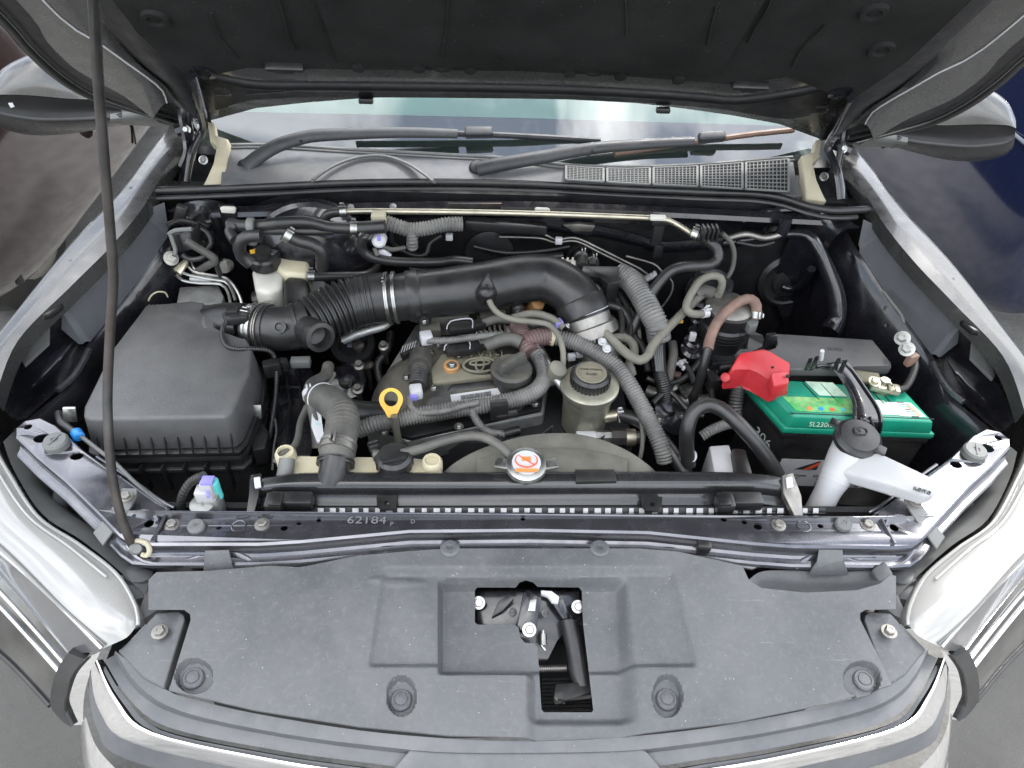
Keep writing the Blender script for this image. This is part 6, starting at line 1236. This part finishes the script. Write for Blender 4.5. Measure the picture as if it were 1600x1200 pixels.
# ---------------------------------------------------------------- pressure switch by the bar
sw = thing('pressure_switch', 'white plug and aluminium pressure switch with teal cap near the support bar', 'switch', P(322, 800, .93))
b = B(); lathe(b, [(.015, -.05), (.015, 0), (.017, .002), (.017, .012), (.012, .014)], P(319, 795, .945), (0, 0, 1), 20); box(b, P(336, 788, .945), (.02, .024, .05), None, .003); mk('switch_body', b, alu, sw)
b = B(); box(b, P(321, 771, .975), (.024, .018, .02), None, .002); box(b, P(323, 758, .99), (.016, .014, .016), None, .002); mk('white_plug', b, white, sw); b = B(); box(b, P(324, 751, 1.0), (.016, .014, .004)); box(b, P(325, 772, .986), (.004, .012, .003), rotz(20)); mk('blue_marking', b, purple, sw)
b = B(); lathe(b, [(.008, -.02), (.008, 0), (.0085, .002), (.0085, .014), (.006, .016)], P(335, 762, .975), (0, 0, 1), 18); mk('teal_cap', b, teal, sw)
hose('switch_lead', 'black taped lead curving up to the white pressure switch plug', 'wiring', K([(285, 806, .92), (283, 790, .94), (287, 770, .965), (300, 752, .985), (318, 744, 1.0)]), .0068, rubber, (.006, .0006))
hose('refrigerant_pipe', 'thin dark pipe with bright blue cap beside the left wing of the support bar', 'pipe', K([(92, 646, .955), (96, 660, .96), (108, 670, .962), (118, 677, .962)]), .0062, rubber)
b = B(); lathe(b, [(.007, -.008), (.0085, -.006), (.0085, .006), (.006, .008)], P(121, 679, .963), (.6, -.7, 0), 16); tag(mk('blue_cap', b, blue), 'bright blue cap on the thin pipe beside the filter box', 'cap')
hose('bonnet_cable', 'thin bonnet release cable running along the back of the support bar', 'cable', K([(124, 680, .962), (150, 700, .962), (180, 724, .958), (215, 758, .952), (262, 797, .944)]), .0032, greyp)

# ---------------------------------------------------------------- left rear corner: brake unit and pipes
ab2 = thing('brake_pressure_unit', 'aluminium brake pressure unit behind the air filter box with bent pipes', 'brake unit', P(310, 460, .9))
b = B(); prism(b, K([(280, 448), (340, 444), (350, 462), (345, 476), (275, 474)], .955), (0, 0, -.08), .004); mk('alu_block', b, alu, ab2); b = B(); box(b, P(315, 436, .97), (.04, .014, .014), None, .002); mk('unit_label', b, label, ab2)
for k, l in enumerate(([(292, 412, .99), (302, 424, .985), (330, 430, .98), (352, 434, .975), (365, 446, .97), (374, 462, .96), (378, 476, .95)], [(284, 425, .985), (296, 430, .982), (330, 436, .978), (352, 440, .972), (362, 452, .965), (368, 470, .955)], [(276, 430, .98), (286, 438, .975), (310, 442, .97), (345, 444, .968), (356, 456, .96), (360, 474, .95)], [(300, 410, .99), (304, 420, .985), (318, 428, .98)])):
    b = B(); tube(b, K(l), .003, 8); mk('brake_pipe', b, steel, ab2)
b = B(); prism(b, K([(270, 420, .99), (288, 404, 1.0), (294, 408, 1.0), (282, 428, .985)]), (0, 0, -.006), .001); mk('pipe_bracket', b, gold, ab2); place('bolt', BOLT, ab2, P(267, 404, .995), .014, (.6, -.4, .6), m=frosted)
rm = thing('relay_module', 'dark square relay module standing in the corner by the firewall', 'relay', P(290, 390, .98))
b = B(); prism(b, [PY(268, 366, 1.16), PY(296, 362, 1.16), PY(302, 390, 1.15), PY(280, 396, 1.15)], (.01, .03, 0), .003); mk('module_case', b, blackp, rm); b = B(); tube(b, [PY(264, 366, 1.15), PY(274, 360, 1.15), PY(300, 358, 1.15)], .004, 8); tube(b, [PY(266, 366, 1.15), PY(274, 390, 1.14), PY(272, 400, 1.13)], .004, 8); mk('module_bracket', b, greyp, rm)
hose('wiring_branch', 'grey sleeved wire bending in an elbow beside the relay module', 'wiring', [PY(290, 376, 1.13), PY(310, 388, 1.13), PY(330, 400, 1.13), PY(336, 408, 1.13), PY(322, 416, 1.14), PY(306, 426, 1.15)], .007, rubberg)
hose('wiring_branch', 'dark sleeved wire dropping from the elbow wire to the brake unit', 'wiring', [PY(336, 408, 1.135), PY(340, 420, 1.14), PY(346, 434, 1.14)], .005, rubber)
for k, (u, v) in enumerate(((306, 372), (318, 380), (312, 360), (326, 368), (318, 352))):
    b = B(); box(b, PY(u, v, 1.2), (.014, .01, .02), Matrix.Rotation(R(30*k), 3, 'Y'), .002); tag(mk('wire_plug', b, blackp), 'small black wire plug in the tangle beside the relay module', 'plug', 'plugs beside the relay module')
hose('yellow_wire', 'thin cream wire looping over the rear edge of the air filter box', 'wiring', K([(232, 470, .96), (236, 462, .97), (246, 456, .975), (258, 457, .97), (262, 464, .96)]), .0016, beige, n=6)
hose('taped_harness', 'shiny black taped harness hanging down the firewall corner', 'wiring', [PY(1130, 380, 1.24), PY(1180, 372, 1.235), PY(1230, 366, 1.22), PY(1262, 368, 1.2), PY(1278, 388, 1.18), PY(1294, 425, 1.16), PY(1306, 462, 1.14), PY(1306, 500, 1.12), PY(1296, 520, 1.1)], lambda t: .008+.012*min(1, max(0, t*1.8-.6)), bay, n=12, step=.012)
b = B(); lathe(b, [(.011, -.02), (.012, 0), (.011, .02)], PY(1225, 354, 1.22), (0, 0, 1), 14); tag(mk('harness_clip', b, bay), 'glossy black clip holding the taped harness on the firewall', 'clip')
hose('wing_strip', 'slim black rubber strip with pale tip on the right inner wing', 'strip', K([(1380, 455, 1.0), (1395, 475, .995), (1408, 492, .99), (1412, 505, .985)]), .003, greyp, n=8)
# paint chips and clips on the inner wings read as tiny studs
for k in range(14):
    pass

# ================================================================ smaller fittings that fill the gaps of the bay
hose('water_pipe', 'light grey metal water pipe below the intake bellows', 'pipe', K([(612, 500, .93), (598, 510, .93), (578, 516, .925), (556, 523, .92), (536, 532, .91)]), .008, alu)
hose('wiring_branch', 'dark sleeved wiring running down the engine side below the big intake pipe', 'wiring', K([(610, 520, .86), (606, 545, .85), (590, 570, .84), (596, 600, .82)]), .008, rubber, (.005, .001))
sp_ = thing('side_panel', 'glossy black panel between the filter box and the upper radiator hose', 'panel', P(455, 650, .8))
b = B(); prism(b, K([(436, 560, .88), (478, 562, .88), (500, 600, .87), (486, 712, .85), (436, 716, .85), (420, 640, .865)]), (0, 0, -.01), .003); mk('panel_sheet', b, bay, sp_)
for l in ([(448, 590, .884), (452, 640, .88), (446, 700, .87)], [(462, 580, .884), (470, 620, .88), (466, 660, .875)], [(440, 604, .882), (470, 606, .882)]): b = B(); tube(b, K(l), .003, 8); mk('pressed_ridge', b, bay, sp_)
hose('cable_tail', 'thin black braided cable hanging beside the filter box clips', 'cable', K([(430, 655, .9), (432, 675, .89), (428, 700, .88), (426, 735, .87)]), .0028, rubber, (.004, .0008), n=8)
b = B(); box(b, P(425, 575, .93), (.03, .02, .03), rotz(20), .004); box(b, P(440, 568, .93), (.02, .014, .02), rotz(-10), .003); tag(mk('wire_connector', b, blackp), 'glossy black connector under the airflow pipe elbow', 'connector')
b = B(); box(b, P(470, 566, .92), (.034, .016, .016), rotz(3), .002); tag(mk('rail_tab', b, greyp), 'small grey rectangular tab below the resonator stub', 'tab')
# engine front and left: pulley, belt, studs
bl = thing('drive_pulley', 'dark ribbed drive pulley deep in the gap left of the engine', 'pulley', P(560, 600, .8))
for k, (u, v, z, r) in enumerate(((545, 596, .80, .036), (552, 542, .82, .04))):
    b = B(); lathe(b, [(r*.3, -.01), (r, -.012), (r, -.006), (r*.95, -.004), (r, -.002), (r, .004), (r*.95, .006), (r, .008), (r*.9, .012), (r*.3, .006), (r*.25, .014)], P(u, v, z), (0, -.75, .65), 30); mk('pulley_wheel', b, bay, bl, 25)
    b = B(); tube(b, circ(P(u, v, z)+V((0, -.006, .004)), r*.8, 24, (0, -.75, .65))+[circ(P(u, v, z)+V((0, -.006, .004)), r*.8, 24, (0, -.75, .65))[0]], .0012, 5, smooth=False); mk('pulley_rim', b, steeld, bl)
for u, v, z in ((562, 575, .86), (560, 612, .85), (600, 545, .87)):
    b = B(); lathe(b, [(.005, -.05), (.005, 0), (.010, .002), (.010, .01), (.006, .012), (.006, .02)], P(u, v, z), (0, -.3, 1), 12); mk('stud', b, steeld, bl)
# behind the intake pipe
hose('fuel_pipe', 'dark fuel hose behind the top of the intake pipe', 'hose', KY([(640, 420, 1.24), (690, 425, 1.24), (760, 420, 1.24), (830, 405, 1.24), (880, 400, 1.24)]), .008, rubber)
hose('wiring_branch', 'thin black wiring sagging along the firewall under the ledge', 'wiring', KY([(740, 385, 1.25), (790, 395, 1.25), (850, 392, 1.25), (890, 385, 1.25)]), .004, rubber)
b = B(); lathe(b, [(.05, 0), (.05, .006), (.03, .012), (.006, .012)], PY(765, 395, 1.27), (0, -1, .1), 28); fd_ = tag(mk('firewall_dome', b, baymatt), 'round pressed dome in the black firewall above the intake pipe', 'dome')
hose('vent_hook', 'small bent wire hook standing above the intake pipe', 'hook', [PY(800, 412, 1.18), PY(806, 405, 1.18), PY(812, 400, 1.18), PY(810, 408, 1.18)], .0016, steel, n=6)
# centre: under the pipe elbow
b = B(); lathe(b, [(.014, -.03), (.016, 0), (.013, .01), (.006, .012)], P(838, 476, .94), (.3, -.5, .8), 16); tag(mk('orange_sensor', b, amber), 'tan orange sensor tucked under the intake pipe elbow', 'sensor')
hose('coolant_tube', 'dark ribbed tube rising under the intake pipe elbow', 'hose', K([(812, 500, .93), (810, 486, .945), (806, 472, .95)]), .013, rubber, (.005, .0012))
ft = thing('vacuum_fitting', 'tan round vacuum fitting beside the steering fluid tank', 'fitting', P(865, 585, .92))
b = B(); lathe(b, [(.013, -.02), (.013, .006), (.016, .008), (.016, .018), (.009, .022)], P(866, 584, .93), (.3, -.2, .9), 20); mk('fitting_body', b, rubbert, ft); b = B(); tube(b, K([(842, 545, .935), (852, 560, .935), (862, 578, .935)]), .006, 10); mk('fitting_pipe', b, steel, ft); b = B(); tube(b, K([(868, 592, .925), (880, 606, .915)]), .007, 10); mk('fitting_tail', b, alu, ft)
mn = thing('intake_manifold', 'black ribbed intake manifold below the throttle', 'manifold', P(930, 560, .85))
b = B(); prism(b, K([(880, 540), (948, 536), (966, 560), (960, 600), (890, 604)], .90), (0, 0, -.1), .008, 3); mk('manifold_body', b, blackp, mn)
for k in range(5): b = B(); tube(b, K([(886+k*15, 548-k, .903), (890+k*15, 596, .903)]), .004, 8); mk('manifold_rib', b, blackp, mn)
for u, v in ((905, 553), (893, 558), (938, 575)): b = B(); box(b, P(u, v, .915), (.014, .010, .014), rotz(10), .002); mk('white_clip', b, label, mn)
b = B(); tube(b, K([(902, 540, .915), (920, 545, .915), (925, 560, .912)]), .003, 6); mk('clip_wire', b, steel, mn)
for k, (l, m_, r) in enumerate((([(956, 455, .96), (968, 480, .95), (972, 510, .94), (964, 545, .92)], rubber, .006), ([(966, 458, .955), (982, 486, .945), (985, 520, .93), (972, 550, .91)], rubber, .005), ([(975, 470, .95), (996, 505, .93), (1000, 540, .91)], rubberg, .004), ([(985, 520, .92), (1005, 545, .91), (1012, 580, .89)], rubber, .007))):
    hose('wiring_branch', ['dark wiring strand beneath the black stepped box', 'second dark wiring strand curving beside the corrugated duct', 'thin grey wiring strand crossing under the bent black hose', 'dark wiring strand dropping below the tan vee hose'][k], 'wiring', K(l), r, m_)
b = B(); box(b, P(958, 518, .93), (.02, .016, .02), rotz(30), .003); tag(mk('wire_connector', b, blackp), 'small black connector beside the throttle hoses', 'connector')
b = B(); box(b, P(958, 508, .935), (.012, .008, .008), rotz(40), .002); tag(mk('wire_connector', b, inkr), 'tiny red tipped connector beside the throttle hoses', 'connector')
# right of centre: dark gap between steering tank and battery
gb_ = thing('steering_gear', 'dark cast steering gear parts deep between the steering tank and the battery', 'steering gear', P(1050, 640, .75))
b = B(); lathe(b, [(.05, -.02), (.055, 0), (.05, .02), (.02, .03)], P(1050, 640, .79), (.3, -.6, .7), 24); mk('gear_housing', b, bay, gb_, 30)
b = B(); tube(b, K([(1010, 610, .82), (1060, 625, .82), (1110, 625, .83)]), .012, 12); mk('steering_shaft', b, steeld, gb_)
for u, v, z in ((1038, 622, .82), (1064, 650, .82), (1030, 655, .83), (1090, 612, .85)): bolt(gb_, u, v, z, .009)
b = B(); prism(b, K([(1060, 604), (1076, 596), (1086, 606), (1072, 622)], .85), (0, 0, -.006), .001); mk('silver_plate', b, steel, gb_)
for k, l in enumerate(([(1010, 590, .88), (1040, 600, .87), (1070, 590, .87), (1096, 560, .88)], [(1020, 630, .86), (1045, 612, .87), (1075, 640, .86), (1100, 650, .86)], [(1056, 560, .88), (1075, 575, .88), (1085, 600, .87)], [(1120, 580, .87), (1112, 610, .87), (1118, 640, .86)])):
    hose('wiring_branch', ['dark lead crossing the gap above the steering gear', 'dark lead curling round the steering gear housing', 'short dark lead beside the jagged white clip', 'dark lead hanging beside the battery case'][k], 'wiring', K(l), .0055, rubber)
b = B(); box(b, P(1112, 595, .88), (.02, .03, .03), rotz(10), .003); tag(mk('relay_block', b, blackp), 'black relay block between the canister bracket and the red cover', 'relay')
hose('wiring_branch', 'black lead along the foot of the canister bracket', 'wiring', K([(1125, 575, .9), (1150, 572, .905), (1175, 585, .9)]), .006, rubber)
# firewall, right half
for l, r, lbl in (([(1140, 372, 1.22), (1165, 366, 1.22), (1195, 372, 1.22), (1222, 366, 1.215)], .006, 'silver taped wire run along the right firewall'), ([(1150, 378, 1.23), (1185, 384, 1.23), (1210, 378, 1.23)], .004, 'dark wire below the silver taped run')):
    hose('wiring_branch', lbl, 'wiring', KY(l), r, steeld if r > .005 else rubber)
hose('harness_tail', 'shiny taped tail leaving the round firewall grommet', 'wiring', KY([(1222, 448, 1.25), (1240, 452, 1.24), (1258, 440, 1.22), (1268, 420, 1.2)]), .008, bay)
for k in range(26):
    u = random.uniform(1290, 1400); v = random.uniform(370, 520)
b = B(); prism(b, KY([(1208, 465, 1.26), (1268, 462, 1.26), (1290, 500, 1.25), (1230, 520, 1.25)]), (0, .01, 0), .003); mk('pressed_panel', b, bay, fwall)
b = B(); tube(b, KY([(1160, 345, 1.262), (1200, 330, 1.262), (1260, 328, 1.262), (1300, 345, 1.262)]), .006, 8); mk('pressed_ridge', b, bay, fwall)
b = B(); tube(b, KY([(400, 330, 1.262), (430, 322, 1.262), (480, 322, 1.262), (510, 332, 1.262)]), .006, 8); mk('pressed_ridge', b, bay, fwall)
b = B(); box(b, PY(360, 345, 1.24), (.03, .01, .07), None, .002); mk('stop_bracket', b, bay, fwall)
# little paint chips / clip heads on both inner wings
for k in range(16):
    u = random.uniform(1300, 1395); v = 330+(u-1262)*random.uniform(.7, 1.1)+random.uniform(10, 60)
    q = P(u, v, .96)
    wall = .73-.02
    d = ray(u, v); t_ = (.70-CAM.x)/d.x; q = CAM+d*t_
    if .6 < q.z < 1.0: place('wing_clip', BOLT, iw, q, .0038, (-1, 0, .1), m=steeld)
# tyre-side and left rear corner clutter
for k, l in enumerate(([(262, 352, 1.16), (280, 345, 1.18), (310, 350, 1.2), (330, 345, 1.21)], [(300, 352, 1.19), (322, 362, 1.19), (330, 380, 1.18), (318, 395, 1.17)], [(284, 398, 1.14), (296, 405, 1.14), (312, 404, 1.14), (326, 396, 1.15)])):
    hose('wiring_branch', ['black wires crossing above the relay module', 'black wires looping beside the relay module', 'black wires below the relay module'][k], 'wiring', KY(l), .005, rubber)
b = B(); box(b, PY(282, 335, 1.2), (.02, .012, .04), Matrix.Rotation(R(25), 3, 'Y'), .004); tag(mk('bump_block', b, rubber), 'flat black rubber block in the upper firewall corner', 'rubber block')
hose('servo_hose', 'fat black vacuum hose arching over the brake servo', 'hose', KY([(366, 352, 1.13), (360, 362, 1.12), (368, 376, 1.1)]), .0105, rubber)
for u, v in ((392, 352), (394, 372)): b = B(); lathe(b, [(.012, -.006), (.0135, -.004), (.0135, .004), (.012, .006)], PY(u, v, 1.115), (1, 0, 0), 18); tag(mk('hose_holder', b, greyp), 'ribbed plastic holder on the upper heater hose' if v < 360 else 'ribbed plastic holder on the short curved hose', 'clip')
# fan behind the shroud
fn = thing('cooling_fan', 'black cooling fan blades just visible behind the radiator shroud', 'fan', P(860, 690, .8))
for k in range(5):
    a = -1.0+k*.5; c0 = V((.05, .80, .72)); b = B(); prism(b, [c0+V((S(a)*.05, -.01, C(a)*.05)), c0+V((S(a+.2)*.19, -.02, C(a+.2)*.19)), c0+V((S(a+.5)*.19, .03, C(a+.5)*.19)), c0+V((S(a+.6)*.05, .02, C(a+.6)*.05))], (0, .004, 0), .001); mk('fan_blade', b, blackp, fn)
